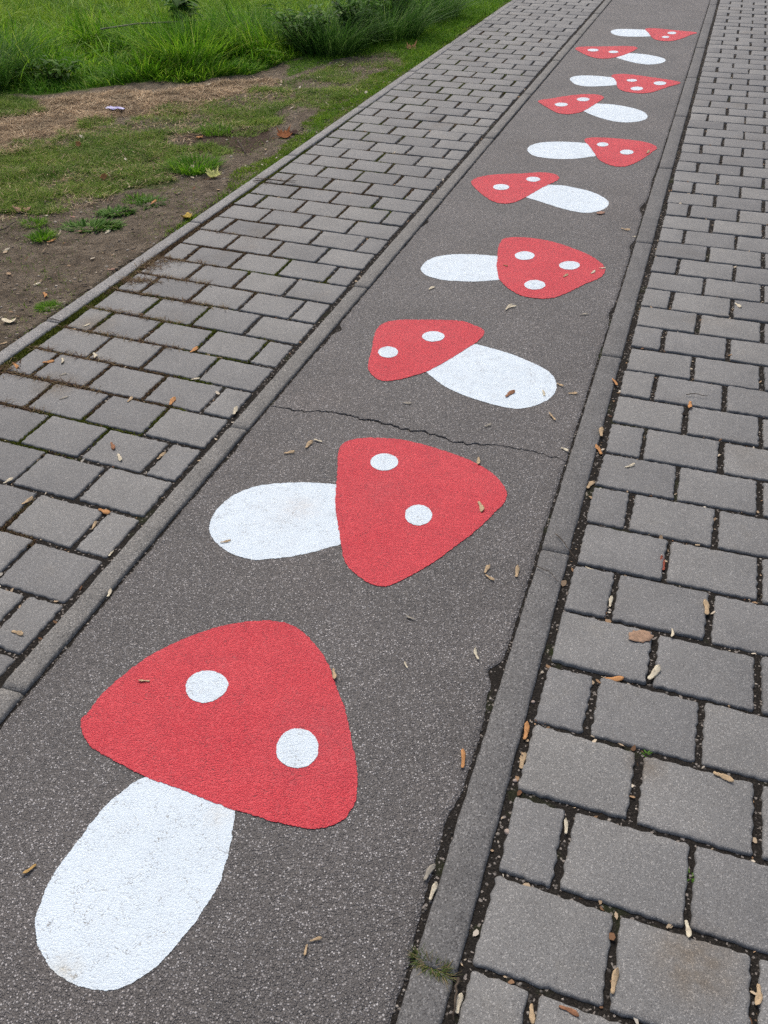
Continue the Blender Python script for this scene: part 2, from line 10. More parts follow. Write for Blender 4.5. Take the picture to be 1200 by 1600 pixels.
LITTER=[('seed', 'tan', (-0.8312, 1.0117), (-0.8544, 1.0077), 'tan maple seed on the red cap of the nearest mushroom'), ('seed', 'tan', (-0.5039, 1.1527), (-0.4925, 1.1229), 'tan maple seed on the right rim of the nearest red cap'), ('seed', 'ochre', (-0.805, 0.6086), (-0.8156, 0.5863), 'ochre maple seed left of the nearest white stem, by the left picture edge'), ('pair', 'tan', (-0.337, 0.6393), (-0.3481, 0.6111), 'broken pair of maple seeds on asphalt near the bottom edge, right of nearest stem'), ('seed', 'tan', (-0.9049, 1.8305), (-0.8782, 1.8453), 'lowest of three tan seeds on asphalt left of the second red cap'), ('seed', 'tan', (-0.8577, 1.8713), (-0.8594, 1.907), 'middle one of three tan seeds left of the second red cap'), ('seed', 'cream', (-0.827, 1.9139), (-0.8531, 1.919), 'uppermost of three tan seeds left of the second red cap'), ('seed', 'tan', (-0.8958, 1.4416), (-0.8728, 1.4514), 'tan seed on the white stem of the second nearest mushroom'), ('seed', 'tan', (-0.3648, 1.7783), (-0.3402, 1.7425), 'tan maple seed on the red cap of the second nearest mushroom'), ('seed', 'tan', (-0.4095, 1.9681), (-0.4064, 1.9347), 'small tan seed at the upper right rim of the second red cap'), ('pair', 'tan', (-0.301, 1.548), (-0.273, 1.4914), 'bent pair of maple seeds on asphalt right of the second red cap'), ('seed', 'tan', (-0.2185, 1.5289), (-0.2175, 1.5655), 'single tan seed beside the right kerb, right of the bent seed pair'), ('seed', 'grey', (-0.392, 1.3351), (-0.4121, 1.3367), 'grey weathered seed scrap on asphalt between nearest cap and right kerb'), ('seed', 'cream', (-0.2371, 1.2623), (-0.256, 1.2857), 'cream maple seed on asphalt left of the crumbled kerb notch'), ('seed', 'cream', (-0.3647, 1.1976), (-0.3771, 1.2117), 'very small cream scrap on asphalt right of the nearest cap'), ('seed', 'orange', (-0.2028, 0.9989), (-0.2053, 1.0404), 'orange brown maple seed on asphalt hugging the right kerb'), ('seed', 'brown', (-0.41, 2.2957), (-0.3984, 2.3382), 'brown seed lying on the white stem of the third mushroom'), ('seed', 'cream', (-0.3059, 2.336), (-0.3078, 2.3666), 'small cream seed near the round end of the third white stem'), ('seed', 'tan', (-0.2838, 2.4219), (-0.2637, 2.4042), 'tan seed just beyond the round end of the third white stem'), ('seed', 'tan', (-0.2433, 2.3712), (-0.2162, 2.3758), 'flat tan seed between the third white stem and the right kerb'), ('seed', 'tan', (-0.2503, 2.2092), (-0.2711, 2.2458), 'tan seed below the round end of the third white stem'), ('seed', 'grey', (-0.4323, 2.1202), (-0.4144, 2.1363), 'grey seed scrap between the crack and the third white stem'), ('seed', 'cream', (-0.2136, 2.0781), (-0.1902, 2.0694), 'cream seed at the right kerb where the crack ends'), ('seed', 'grey', (-0.6839, 2.1754), (-0.6583, 2.1796), 'grey flat seed under the cap of the third mushroom, above the crack'), ('seed', 'cream', (-0.5366, 2.8717), (-0.5308, 2.9165), 'white chewed seed scrap below the fourth mushroom cap, left piece'), ('seed', 'cream', (-0.5306, 2.895), (-0.513, 2.9166), 'white chewed seed scrap below the fourth mushroom cap, right piece'), ('seed', 'grey', (-0.2934, 2.91), (-0.2675, 2.9232), 'grey seed on asphalt right of the third red cap'), ('seed', 'tan', (-0.398, 3.211), (-0.3841, 3.2398), 'tan seed on the fourth red cap under its right spot'), ('seed', 'cream', (-0.307, 3.2696), (-0.2925, 3.2989), 'cream seed near the tip of the fourth red cap'), ('seed', 'cream', (-0.2855, 3.3326), (-0.2621, 3.3334), 'cream seed on the very tip of the fourth red cap'), ('seed', 'brown', (-0.6315, 3.2589), (-0.6138, 3.245), 'brown speck of seed at the left of the fourth red cap'), ('seed', 'cream', (-0.8332, 2.9582), (-0.8257, 2.9898), 'white seed scrap below the fourth white stem'), ('leafbit', 'pink', (-0.3769, 3.9185), (-0.3482, 3.9436), 'brown leaf scrap below the white stem of the fifth mushroom'), ('seed', 'grey', (-0.2056, 0.7739), (-0.2021, 0.8054), 'pale grey seed over the crumbled asphalt edge, upper of two by the right kerb'), ('seed', 'cream', (-0.1887, 0.7446), (-0.1863, 0.7757), 'cream seed in the crumbled asphalt edge, lower of two by the right kerb'), ('leafbit', 'leaf', (0.0347, 1.4212), (0.0819, 1.4344), 'large tan leaf scrap on the right paving stones'), ('seed', 'cream', (0.0859, 1.3132), (0.1095, 1.3489), 'cream maple seed across a joint below the large tan leaf scrap'), ('seed', 'orange', (0.0061, 1.2961), (0.0415, 1.2971), 'orange maple seed lying along a joint left of the cream seed'), ('seed', 'cream', (0.1195, 1.4718), (0.1242, 1.4442), 'cream seed right of the large tan leaf scrap'), ('seed', 'cream', (-0.0106, 1.5027), (-0.0112, 1.5385), 'cream seed wedged in the joint of the first short stone'), ('seed', 'tan', (0.1839, 1.5284), (0.189, 1.5857), 'tan seed wedged upright in a joint near the right edge'), ('seed', 'red', (0.086, 1.6581), (0.0878, 1.7028), 'red leaf scrap in a joint of the right pavement'), ('seed', 'orange', (-0.1126, 1.0991), (-0.108, 1.141), 'orange seed in the joint between right kerb and stones'), ('seed', 'tan', (-0.1053, 1.0349), (-0.1069, 1.0708), 'tan seed in the kerb joint just below the orange seed'), ('seed', 'cream', (-0.0574, 1.6145), (-0.0803, 1.6163), 'cream seed lying at a joint beside the twig by the right kerb'), ('seed', 'cream', (-0.0088, 0.9293), (-0.0084, 0.9588), 'cream seed standing in the joint right of a short stone'), ('seed', 'tan', (0.2143, 1.1273), (0.2497, 1.1206), 'tan seed along a joint near the right picture edge'), ('seed', 'cream', (0.1879, 0.8364), (0.1953, 0.8084), 'cream and brown seed in a joint near the lower right'), ('seed', 'tan', (0.0966, 0.6889), (0.0981, 0.7275), 'long tan seed in the lowest right joint'), ('seed', 'brown', (0.0268, 0.6503), (0.0566, 0.6491), 'brown seed lying in the lowest cross joint'), ('seed', 'tan', (-0.0094, 0.6448), (-0.0066, 0.6167), 'tan bark scrap in a joint at the bottom edge'), ('seed', 'tan', (0.2941, 0.7735), (0.2952, 0.7393), 'tan bark scrap in a joint at the lower right corner'), ('seed', 'cream', (-0.106, 0.5975), (-0.108, 0.6264), 'cream seed in the kerb joint at the bottom edge'), ('seed', 'orange', (-0.1067, 2.0829), (-0.12, 2.1306), 'orange seed in the right kerb joint beside a full stone'), ('seed', 'tan', (-0.1178, 2.1646), (-0.129, 2.2088), 'tan seed in the right kerb joint above the orange seed'), ('seed', 'orange', (-0.1131, 2.4593), (-0.1232, 2.4965), 'orange scrap in the kerb joint level with the third mushroom'), ('seed', 'tan', (-0.1196, 1.9211), (-0.1138, 1.958), 'tan scrap in the right kerb joint level with the second mushroom'), ('seed', 'orange', (0.0986, 2.4438), (0.0906, 2.3741), 'orange seed across a joint beside the thin twig on the right stones'), ('seed', 'cream', (-0.042, 2.0378), (-0.0161, 2.0521), 'white seed on a full stone next to the right kerb'), ('seed', 'cream', (0.199, 3.1634), (0.2186, 3.1262), 'white scrap on a stone near the right edge'), ('seed', 'brown', (-1.3718, 1.7418), (-1.3463, 1.7103), 'orange brown seed on a left stone, beside a cream scrap'), ('seed', 'cream', (-1.3233, 1.6981), (-1.3004, 1.6671), 'cream scrap on a left stone below the brown seed'), ('seed', 'tan', (-1.2149, 1.71), (-1.214, 1.7456), 'tan seed in a joint beside a short left stone'), ('seed', 'orange', (-1.2388, 1.4699), (-1.2022, 1.4572), 'orange seed over the joint corner of a left short stone'), ('seed', 'cream', (-1.5291, 1.4882), (-1.5217, 1.5172), 'cream seed in a joint at the left picture edge'), ('seed', 'tan', (-1.4299, 1.4283), (-1.4158, 1.4579), 'tan seed in a long joint on the left, below the cream seed'), ('seed', 'tan', (-1.2127, 1.3986), (-1.2191, 1.4278), 'tan seed in the joint left of a short left stone'), ('seed', 'cream', (-1.1205, 1.3235), (-1.1211, 1.3572), 'cream seed at the left kerb joint beside a short stone'), ('seed', 'cream', (-1.0428, 1.1966), (-1.0443, 1.2221), 'cream seed on the asphalt edge of the left kerb'), ('seed', 'tan', (-1.1775, 1.0465), (-1.1452, 1.0451), 'tan seed in a cross joint at the left picture edge'), ('seed', 'grey', (-1.6432, 1.8971), (-1.625, 1.9183), 'grey twig-like seed on a left stone'), ('seed', 'tan', (-1.4444, 1.9441), (-1.4402, 1.9724), 'tan seed on a mossy joint of the left pavement'), ('seed', 'orange', (-1.3167, 1.9653), (-1.3276, 2.0039), 'orange seed standing on a joint of the left pavement'), ('seed', 'cream', (-1.1191, 1.9717), (-1.1257, 2.0102), 'cream seed at the left kerb beside a short stone'), ('seed', 'orange', (-1.9175, 2.0506), (-1.8686, 2.0222), 'orange leaf scrap on the first short stone by the left edging'), ('seed', 'orange', (-1.8274, 2.0787), (-1.791, 2.09), 'orange seed lying along a mossy left joint'), ('seed', 'cream', (-1.7855, 2.1228), (-1.7555, 2.0923), 'cream seed on a left stone right of the orange seed'), ('seed', 'cream', (-1.7104, 2.1824), (-1.6752, 2.1528), 'cream seed at the joint of a left stone'), ('seed', 'grey', (-1.7269, 2.0198), (-1.7096, 2.0378), 'grey seed on the left stone below the cream seed'), ('seed', 'orange', (-1.4173, 2.2737), (-1.4087, 2.3131), 'orange seed in a mossy joint of the left pavement'), ('seed', 'cream', (-1.3323, 2.1182), (-1.3102, 2.1334), 'cream seed along a cross joint of the left pavement'), ('seed', 'tan', (-1.3281, 2.2789), (-1.307, 2.281), 'tan seed along the cross joint nearer the left kerb'), ('seed', 'cream', (-1.8484, 2.3363), (-1.834, 2.356), 'cream seed on a short left stone near the edging'), ('seed', 'tan', (-1.892, 2.3127), (-1.8627, 2.3168), 'tan seed on the moss gap by the left edging'), ('leafbit', 'pink', (-2.7657, 3.2168), (-2.7087, 3.2508), 'pinkish brown leaf on bare soil at the left picture edge'), ('seed', 'orange', (-2.4207, 2.9537), (-2.396, 2.983), 'orange curled scrap on bare soil under the grass tufts'), ('seed', 'cream', (-2.2611, 3.1209), (-2.2666, 3.1731), 'cream seed on soil just below the weed rosette'), ('seed', 'cream', (-2.5265, 2.815), (-2.5143, 2.8467), 'cream forked scrap on soil at the left picture edge'), ('leafbit', 'cream', (-2.1258, 2.2809), (-2.0843, 2.3041), 'pale papery leaf on soil at the left edge above the edging'), ('seed', 'tan', (-2.0348, 2.1465), (-2.0166, 2.1616), 'tan seed on soil at the edging corner'), ('seed', 'orange', (-2.1499, 2.5418), (-2.1057, 2.5092), 'orange scrap on soil above the small moss cushion'), ('seed', 'cream', (-2.2199, 2.5795), (-2.2012, 2.6033), 'pale scrap on gravelly soil above the moss cushion'), ('seed', 'pink', (-2.0381, 2.7839), (-2.0048, 2.7878), 'pink leaf scrap on soil touching the edging'), ('leafbit', 'yellow', (-2.0237, 3.3494), (-2.0149, 3.401), 'yellow leaf scrap on moss beside the edging'), ('seed', 'orange', (-2.2572, 3.4898), (-2.2625, 3.5325), 'orange petal-like scrap in the small green weed'), ('seed', 'cream', (-2.6287, 3.2246), (-2.6027, 3.2241), 'cream scrap on soil right of the pinkish leaf'), ('seed', 'pink', (-2.5173, 3.2581), (-2.4844, 3.2515), 'pink scrap on soil above the weed rosette'), ('maple', 'lime', (-2.177, 3.8694), (-2.1678, 3.9634), 'pale yellow-green maple leaf on bare soil'), ('leafbit', 'orange', (-2.5696, 4.5005), (-2.5483, 4.5324), 'orange leaf scrap on the dark bare patch'), ('maple', 'rust', (-2.164, 4.6058), (-2.1184, 4.7488), 'large rust brown curled maple leaf near the edging'), ('leafbit', 'dark', (-2.155, 4.7382), (-2.0603, 4.7524), 'dark brown curled leaf behind the rust maple leaf'), ('leafbit', 'orange', (-2.6033, 3.6541), (-2.6383, 3.7425), 'upright orange leaf at the lower border of the worn grass'), ('leafbit', 'orange', (-3.0286, 4.0959), (-3.089, 4.2109), 'orange leaf standing in the worn grass below the straw'), ('seed', 'tan', (-2.6907, 3.5991), (-2.6489, 3.5924), 'tan scrap beside the upright orange leaf'), ('maple', 'brown', (-2.2011, 7.0137), (-2.1339, 7.1295), 'brown maple leaf on the far lawn by the path'), ('leafbit', 'cream', (-3.0817, 5.5939), (-3.0503, 5.6211), 'pale leaf at the upper border of the straw'), ('leafbit', 'cream', (-2.4648, 6.3548), (-2.4382, 6.3833), 'pale leaf on the worn lawn at the far bare patch'), ('seed', 'cream', (-2.4915, 6.0233), (-2.466, 6.0499), 'pale scrap at the end of the straw band'), ('seed', 'tan', (-0.2585, 3.7722), (-0.2181, 3.7541), 'tan stalk across the right kerb, level with the fourth mushroom'), ('seed', 'cream', (-0.2061, 3.6909), (-0.1892, 3.6961), 'thin pale scrap at the asphalt edge by the fourth mushroom'), ('seed', 'tan', (-0.2631, 4.8604), (-0.2492, 4.9103), 'tan scrap at the asphalt edge by the sixth mushroom cap')]
TWIGS=[([(-0.1615, 1.7035), (-0.1297, 1.6644), (-0.0993, 1.6195)], 0.0012, 'dark thin twig leaning over the right kerb joint'), ([(-0.1823, 1.5768), (-0.1553, 1.5626), (-0.1256, 1.5387)], 0.001, 'thin pale twig lying on the right kerb'), ([(0.0832, 2.462), (0.1059, 2.4691), (0.1432, 2.4693)], 0.0013, 'dark twig on the right paving stones'), ([(-0.1168, 0.6454), (-0.1129, 0.6164), (-0.1087, 0.5867)], 0.0022, 'brown stalk in the right kerb joint at the bottom edge'), ([(-1.9517, 3.8869), (-1.8881, 3.9254), (-1.8015, 3.912), (-1.7532, 3.9264)], 0.002, 'dry spiky twig over the left edging'), ([(-2.3153, 4.4862), (-2.2448, 4.3848), (-2.1723, 4.2773)], 0.004, 'short broken stick on the dark bare patch'), ([(-1.9813, 2.3411), (-1.9518, 2.3348), (-1.9233, 2.3334)], 0.002, 'dark twig lying on the left edging'), ([(-2.67, 2.9896), (-2.6534, 3.0175), (-2.6658, 3.0681), (-2.6714, 3.106)], 0.003, 'thin forked root on bare soil at the left'), ([(-2.0848, 2.719), (-2.0468, 2.6689), (-2.0076, 2.6208)], 0.0012, 'small dark twig on soil by the edging')]
POLY={'tall': [(-4.9131, 4.464), (-4.1845, 4.9997), (-3.932, 5.0372), (-3.6994, 5.3116), (-3.5775, 5.4915), (-3.3827, 5.6398), (-3.1086, 5.7355), (-2.9063, 5.9865), (-2.8874, 6.367), (-2.7763, 6.8092), (-2.708, 7.0238), (-2.6714, 7.3446), (-2.548, 7.5969), (-2.4529, 7.9709), (-2.4034, 8.5573), (-2.4141, 9.3528), (-4.4334, 17.0097), (-21.9432, 13.7079)], 'straw': [(-4.2587, 4.0092), (-3.8409, 4.5437), (-3.6984, 4.7189), (-3.8538, 4.9264), (-3.6235, 5.1928), (-3.2933, 5.4799), (-3.0668, 5.6533), (-2.7924, 5.9393), (-2.6688, 5.7835), (-2.7409, 5.4426), (-2.9101, 5.0991), (-2.9467, 4.9343), (-3.2036, 4.8006), (-3.2271, 4.5084), (-3.2016, 4.2278), (-3.2509, 4.019), (-3.346, 3.8868), (-3.6473, 3.3435)], 'dull': [(-3.6123, 3.3054), (-3.3743, 3.9244), (-3.2894, 4.1278), (-3.2572, 4.555), (-2.9611, 4.9605), (-2.7267, 5.4126), (-2.6622, 5.7484), (-2.4375, 5.6321), (-2.3743, 5.1897), (-2.3352, 4.8351), (-2.4931, 4.6802), (-2.6524, 4.5412), (-2.4073, 4.1854), (-2.295, 3.7653), (-2.5246, 3.472), (-2.6129, 3.3569), (-2.8169, 3.1846), (-3.153, 2.8055)], 'lawn': [(-2.8874, 6.367), (-2.7763, 6.8092), (-2.708, 7.0238), (-2.6714, 7.3446), (-2.548, 7.5969), (-2.4529, 7.9709), (-2.4034, 8.5573), (-2.4141, 9.3528), (-2.5517, 12.2819), (-1.9452, 9.4713), (-1.9548, 8.3167), (-1.9653, 7.351), (-1.9775, 5.8862), (-2.0071, 5.3256), (-2.004, 4.8623), (-1.999, 4.5784), (-2.1046, 5.1161), (-2.0865, 5.272), (-2.0446, 5.9586), (-2.049, 6.6633), (-2.3261, 6.9316), (-2.566, 6.5213), (-2.6853, 6.0084)], 'mossedge': [(-1.9281, 9.4756), (-1.9476, 8.2874), (-1.946, 7.0351), (-1.9611, 5.837), (-1.966, 4.7666), (-1.9593, 4.317), (-1.9803, 3.8784), (-1.9763, 3.3396), (-2.0001, 3.1399), (-2.0414, 3.3766), (-2.0579, 3.6751), (-2.0913, 4.0067), (-2.0671, 4.2853), (-2.0807, 4.6427), (-2.1392, 4.9617), (-2.1861, 5.3214), (-2.1626, 5.9255), (-2.1349, 6.6397), (-2.1016, 7.4973), (-2.1001, 8.7035)], 'farbare': [(-2.6914, 5.8145), (-2.6257, 6.0845), (-2.566, 6.5213), (-2.3261, 6.9316), (-2.0464, 6.7306), (-2.0446, 5.9586), (-2.0972, 5.2998), (-2.2379, 5.1524), (-2.2598, 4.9269), (-2.3185, 4.7986), (-2.3743, 5.1897), (-2.4181, 5.5854)], 'dull2': [(-4.427, 4.603), (-4.1633, 4.9716), (-3.8794, 5.0017), (-3.6734, 4.6958), (-3.7961, 4.4842), (-4.0514, 4.1615)], 'redsoil': [(-2.6647, 4.5639), (-2.4931, 4.6802), (-2.2737, 4.7843), (-2.1788, 4.6142), (-2.1606, 4.3738), (-2.2988, 4.2173), (-2.4492, 4.2306)], 'moss1': [(-2.0447, 2.8077), (-2.0357, 2.9301), (-2.0174, 3.0189), (-1.9965, 2.8881), (-1.9945, 2.7845)]}
TUFTS=[(-2.3567, 3.1851), (-2.3547, 3.3657), (-2.467, 2.9984), (-2.5986, 3.1279), (-2.0608, 2.4446), (-2.2773, 3.5191), (-2.3545, 3.5409), (-2.3216, 4.0229), (-2.5319, 4.6422), (-2.1965, 6.1446)]

# ------------------------------------------------------------------ camera, sky, sun, exposure
cam_d = bpy.data.cameras.new('camera'); cam = bpy.data.objects.new('camera', cam_d); COL.objects.link(cam)
R3 = CAM['r']; U3 = CAM['u']; F3 = CAM['fw']
cam.matrix_world = Matrix(((R3[0], U3[0], -F3[0], 0), (R3[1], U3[1], -F3[1], 0), (R3[2], U3[2], -F3[2], CAM['h']), (0, 0, 0, 1)))
cam_d.sensor_fit = 'VERTICAL'; cam_d.sensor_height = 24.0; cam_d.lens = CAM['f'] / 1600 * 24.0
cam_d.clip_start = 0.02; cam_d.clip_end = 600
sc.camera = cam
SUN_EL, SUN_AZ = math.radians(58), math.radians(-35)      # azimuth measured from +Y towards +X
w = bpy.data.worlds.new('World'); sc.world = w; w.use_nodes = True
nt = w.node_tree
sky = nt.nodes.new('ShaderNodeTexSky'); sky.sky_type = 'NISHITA'; sky.sun_disc = False
sky.sun_elevation = SUN_EL; sky.sun_rotation = SUN_AZ
sky.air_density = 1.0; sky.dust_density = 7.0; sky.ozone_density = 1.0; sky.altitude = 300
bg = nt.nodes['Background']; nt.links.new(sky.outputs[0], bg.inputs[0]); bg.inputs[1].default_value = 0.13
sun_d = bpy.data.lights.new('sun', 'SUN'); sun_d.energy = 1.5; sun_d.angle = math.radians(30); sun_d.color = (1.0, 0.965, 0.91)
sun = bpy.data.objects.new('sun', sun_d); COL.objects.link(sun)
sd = Vector((math.sin(SUN_AZ) * math.cos(SUN_EL), math.cos(SUN_AZ) * math.cos(SUN_EL), math.sin(SUN_EL)))
sun.rotation_euler = (-sd).to_track_quat('-Z', 'Y').to_euler(); sun.location = sd * 20
sc.view_settings.view_transform = 'Standard'; sc.view_settings.look = 'None'
sc.view_settings.gamma = 1.0; sc.view_settings.use_curve_mapping = False
sc.view_settings.exposure = 0.11
sc.cycles.use_denoising = False

# ------------------------------------------------------------------ helpers
def put(o, parent=None, label=None, cat=None, group=None, kind=None):
    COL.objects.link(o)
    if parent is not None: o.parent = parent
    if label: o['label'] = label
    if cat: o['category'] = cat
    if group: o['group'] = group
    if kind: o['kind'] = kind
    return o
def mesh_np(name, V, F, mat, smooth=False):
    """V (n,3) floats; F a list of (m,k) int arrays"""
    me = bpy.data.meshes.new(name)
    V = np.ascontiguousarray(V, dtype=np.float32)
    F = [np.asarray(f, dtype=np.int32) for f in (F if isinstance(F, list) else [F]) if len(f)]
    me.vertices.add(len(V)); me.vertices.foreach_set('co', V.ravel())
    nl = sum(f.size for f in F); npoly = sum(len(f) for f in F)
    me.loops.add(nl); me.loops.foreach_set('vertex_index', np.concatenate([f.ravel() for f in F]))
    me.polygons.add(npoly)
    tot = np.concatenate([np.full(len(f), f.shape[1], dtype=np.int32) for f in F])
    st = np.concatenate([[0], np.cumsum(tot)[:-1]]).astype(np.int32)
    me.polygons.foreach_set('loop_start', st); me.polygons.foreach_set('loop_total', tot)
    if smooth: me.polygons.foreach_set('use_smooth', np.ones(npoly, dtype=bool))
    me.update(calc_edges=True)
    if mat: me.materials.append(mat)
    return me
def obj(name, V, F, mat, smooth=False, loc=None, **kw):
    o = bpy.data.objects.new(name, mesh_np(name, V, F, mat, smooth))
    if loc is not None: o.location = loc
    return put(o, **kw)
def hash2(i, j, s):
    v = np.sin(i * 127.1 + j * 311.7 + s * 74.7) * 43758.5453
    return v - np.floor(v)
def vnoise(x, y, s=0.0):
    xi = np.floor(x); yi = np.floor(y); fx = x - xi; fy = y - yi
    fx = fx * fx * (3 - 2 * fx); fy = fy * fy * (3 - 2 * fy)
    a = hash2(xi, yi, s); b = hash2(xi + 1, yi, s); c = hash2(xi, yi + 1, s); d = hash2(xi + 1, yi + 1, s)
    return (a * (1 - fx) + b * fx) * (1 - fy) + (c * (1 - fx) + d * fx) * fy
def fbm(x, y, s=0.0, n=4):
    t = 0; a = .5; f = 1
    for k in range(n): t = t + a * vnoise(x * f, y * f, s + k * 3.1); a *= .5; f *= 2.03
    return t / (1 - .5 ** n)
def inpoly(x, y, poly):
    p = np.array(poly); inside = np.zeros(x.shape, bool); n = len(p); j = n - 1
    for i in range(n):
        xi, yi = p[i]; xj, yj = p[j]
        c = ((yi > y) != (yj > y)) & (x < (xj - xi) * (y - yi) / (yj - yi + 1e-12) + xi)
        inside ^= c; j = i
    return inside
def inpoly_soft(x, y, poly, amp=.10, sc_=3.0, s=1.0):
    return inpoly(x + (fbm(x * sc_, y * sc_, s) - .5) * 2 * amp, y + (fbm(x * sc_, y * sc_, s + 9) - .5) * 2 * amp * 1.5, poly)

# ---- material helper
class Mat:
    def __init__(s, name):
        s.m = bpy.data.materials.new(name); s.m.use_nodes = True; s.t = s.m.node_tree
        s.b = s.t.nodes['Principled BSDF']; s.out = s.t.nodes['Material Output']
        s.g = s.t.nodes.new('ShaderNodeNewGeometry'); s.pos = s.g.outputs['Position']
    def L(s, a, b): s.t.links.new(a, b)
    def N(s, typ, **kw):
        n = s.t.nodes.new(typ)
        for k, v in kw.items(): setattr(n, k, v)
        return n
    def noise(s, scale, detail=2, rough=.5, vec=None, dist=0.0):
        n = s.N('ShaderNodeTexNoise'); n.inputs['Scale'].default_value = scale; n.inputs['Detail'].default_value = detail
        n.inputs['Roughness'].default_value = rough; n.inputs['Distortion'].default_value = dist
        s.L(vec or s.pos, n.inputs['Vector']); return n.outputs[0]
    def voro(s, scale, feature='F1', rand=1.0):
        n = s.N('ShaderNodeTexVoronoi', feature=feature); n.inputs['Scale'].default_value = scale
        n.inputs['Randomness'].default_value = rand; s.L(s.pos, n.inputs['Vector']); return n
    def ramp(s, fac, stops, interp='LINEAR'):
        r = s.N('ShaderNodeValToRGB'); r.color_ramp.interpolation = interp; e = r.color_ramp.elements
        while len(e) < len(stops): e.new(.5)
        for el, (p, c) in zip(e, stops):
            el.position = p; el.color = (c, c, c, 1) if isinstance(c, (int, float)) else (*c, 1)
        s.L(fac, r.inputs[0]); return r.outputs[0]
    def mix(s, fac, a, b, mode='MIX'):
        n = s.N('ShaderNodeMix', data_type='RGBA', blend_type=mode)
        for sock, v in ((n.inputs[0], fac), (n.inputs[6], a), (n.inputs[7], b)):
            if isinstance(v, (int, float)): sock.default_value = v
            elif isinstance(v, tuple): sock.default_value = (*v, 1)
            else: s.L(v, sock)
        return n.outputs[2]
    def math(s, op, a, b=0.0, clamp=False):
        n = s.N('ShaderNodeMath', operation=op, use_clamp=clamp)
        for sock, v in ((n.inputs[0], a), (n.inputs[1], b)):
            if isinstance(v, (int, float)): sock.default_value = v
            else: s.L(v, sock)
        return n.outputs[0]
    def sep(s, sock):
        n = s.N('ShaderNodeSeparateXYZ'); s.L(sock, n.inputs[0]); return n.outputs
    def blob(s, x, y, r0, r1):
        n = s.N('ShaderNodeVectorMath', operation='DISTANCE'); s.L(s.pos, n.inputs[0]); n.inputs[1].default_value = (x, y, 0)
        m = s.N('ShaderNodeMapRange'); s.L(n.outputs['Value'], m.inputs[0])
        m.inputs[1].default_value = r0; m.inputs[2].default_value = r1; m.inputs[3].default_value = 1; m.inputs[4].default_value = 0
        return m.outputs[0]
    def bump(s, h, strength, dist, prev=None):
        n = s.N('ShaderNodeBump'); n.inputs['Strength'].default_value = strength; n.inputs['Distance'].default_value = dist
        s.L(h, n.inputs['Height'])
        if prev is not None: s.L(prev, n.inputs['Normal'])
        s.L(n.outputs[0], s.b.inputs['Normal']); return n.outputs[0]
    def fin(s, col, rough=.85, spec=.3):
        if isinstance(col, tuple): s.b.inputs['Base Color'].default_value = (*col, 1)
        else: s.L(col, s.b.inputs['Base Color'])
        s.b.inputs['Roughness'].default_value = rough; s.b.inputs['Specular IOR Level'].default_value = spec
        return s.m
    def leafy(s, col, trans=.35, rough=.6):
        s.L(col, s.b.inputs['Base Color']); s.b.inputs['Roughness'].default_value = max(.55, rough); s.b.inputs['Specular IOR Level'].default_value = .12
        tr = s.N('ShaderNodeBsdfTranslucent'); s.L(col, tr.inputs[0])
        mx = s.N('ShaderNodeMixShader'); mx.inputs[0].default_value = trans
        s.L(s.b.outputs[0], mx.inputs[1]); s.L(tr.outputs[0], mx.inputs[2]); s.L(mx.outputs[0], s.out.inputs[0]); return s.m

def mat_paver():
    m = Mat('paving_concrete')
    grain = m.noise(760, 3, .7)
    c = m.ramp(grain, [(.25, (.084, .084, .082)), (.5, (.168, .168, .164)), (.75, (.280, .280, .274))])
    v = m.voro(560); r = m.sep(v.outputs['Color'])[0]
    c = m.mix(m.ramp(r, [(.0, 0), (.88, 0), (.92, .4), (1, .65)]), c, (.42, .415, .40))
    c = m.mix(m.ramp(r, [(.0, .7), (.10, .5), (.14, 0), (1, 0)]), c, (.085, .082, .080))
    c = m.mix(.75, c, m.ramp(m.noise(5.5, 4, .6), [(.3, .80), (.7, 1.16)]), 'MULTIPLY')
    c = m.mix(m.ramp(m.noise(11, 5, .7), [(.55, 0), (.75, .45)]), c, m.mix(1.0, c, (.80, .76, .68), 'MULTIPLY'))
    oi = m.N('ShaderNodeObjectInfo')
    c = m.mix(.8, c, m.ramp(oi.outputs['Random'], [(0, (.78, .78, .79)), (.5, (.98, .98, .98)), (1, (1.12, 1.11, 1.08))]), 'MULTIPLY')
    # brown tannin stains of their own shape
    brn = m.math('MULTIPLY', m.ramp(m.noise(2.6, 3, .6), [(.60, 0), (.74, .5)]), m.ramp(m.noise(40, 3), [(.3, .4), (.7, 1)]))
    for (x, y, r0, r1) in ((.102, 1.112, .004, .045), (.205, .772, .01, .085), (-1.83, 2.36, .01, .10), (-1.70, 1.97, .01, .09)):
        brn = m.math('MAXIMUM', brn, m.math('MULTIPLY', m.blob(x, y, r0, r1), m.ramp(m.noise(45, 3), [(.3, .35), (.65, .9)])))
    c = m.mix(brn, c, m.mix(1.0, c, (.74, .60, .44), 'MULTIPLY'))
    b = m.bump(m.noise(620, 2, .6), .55, .0012)
    m.bump(m.ramp(v.outputs['Distance'], [(0, 1), (.6, 0)]), .25, .001, b)
    return m.fin(c, .70, .5)
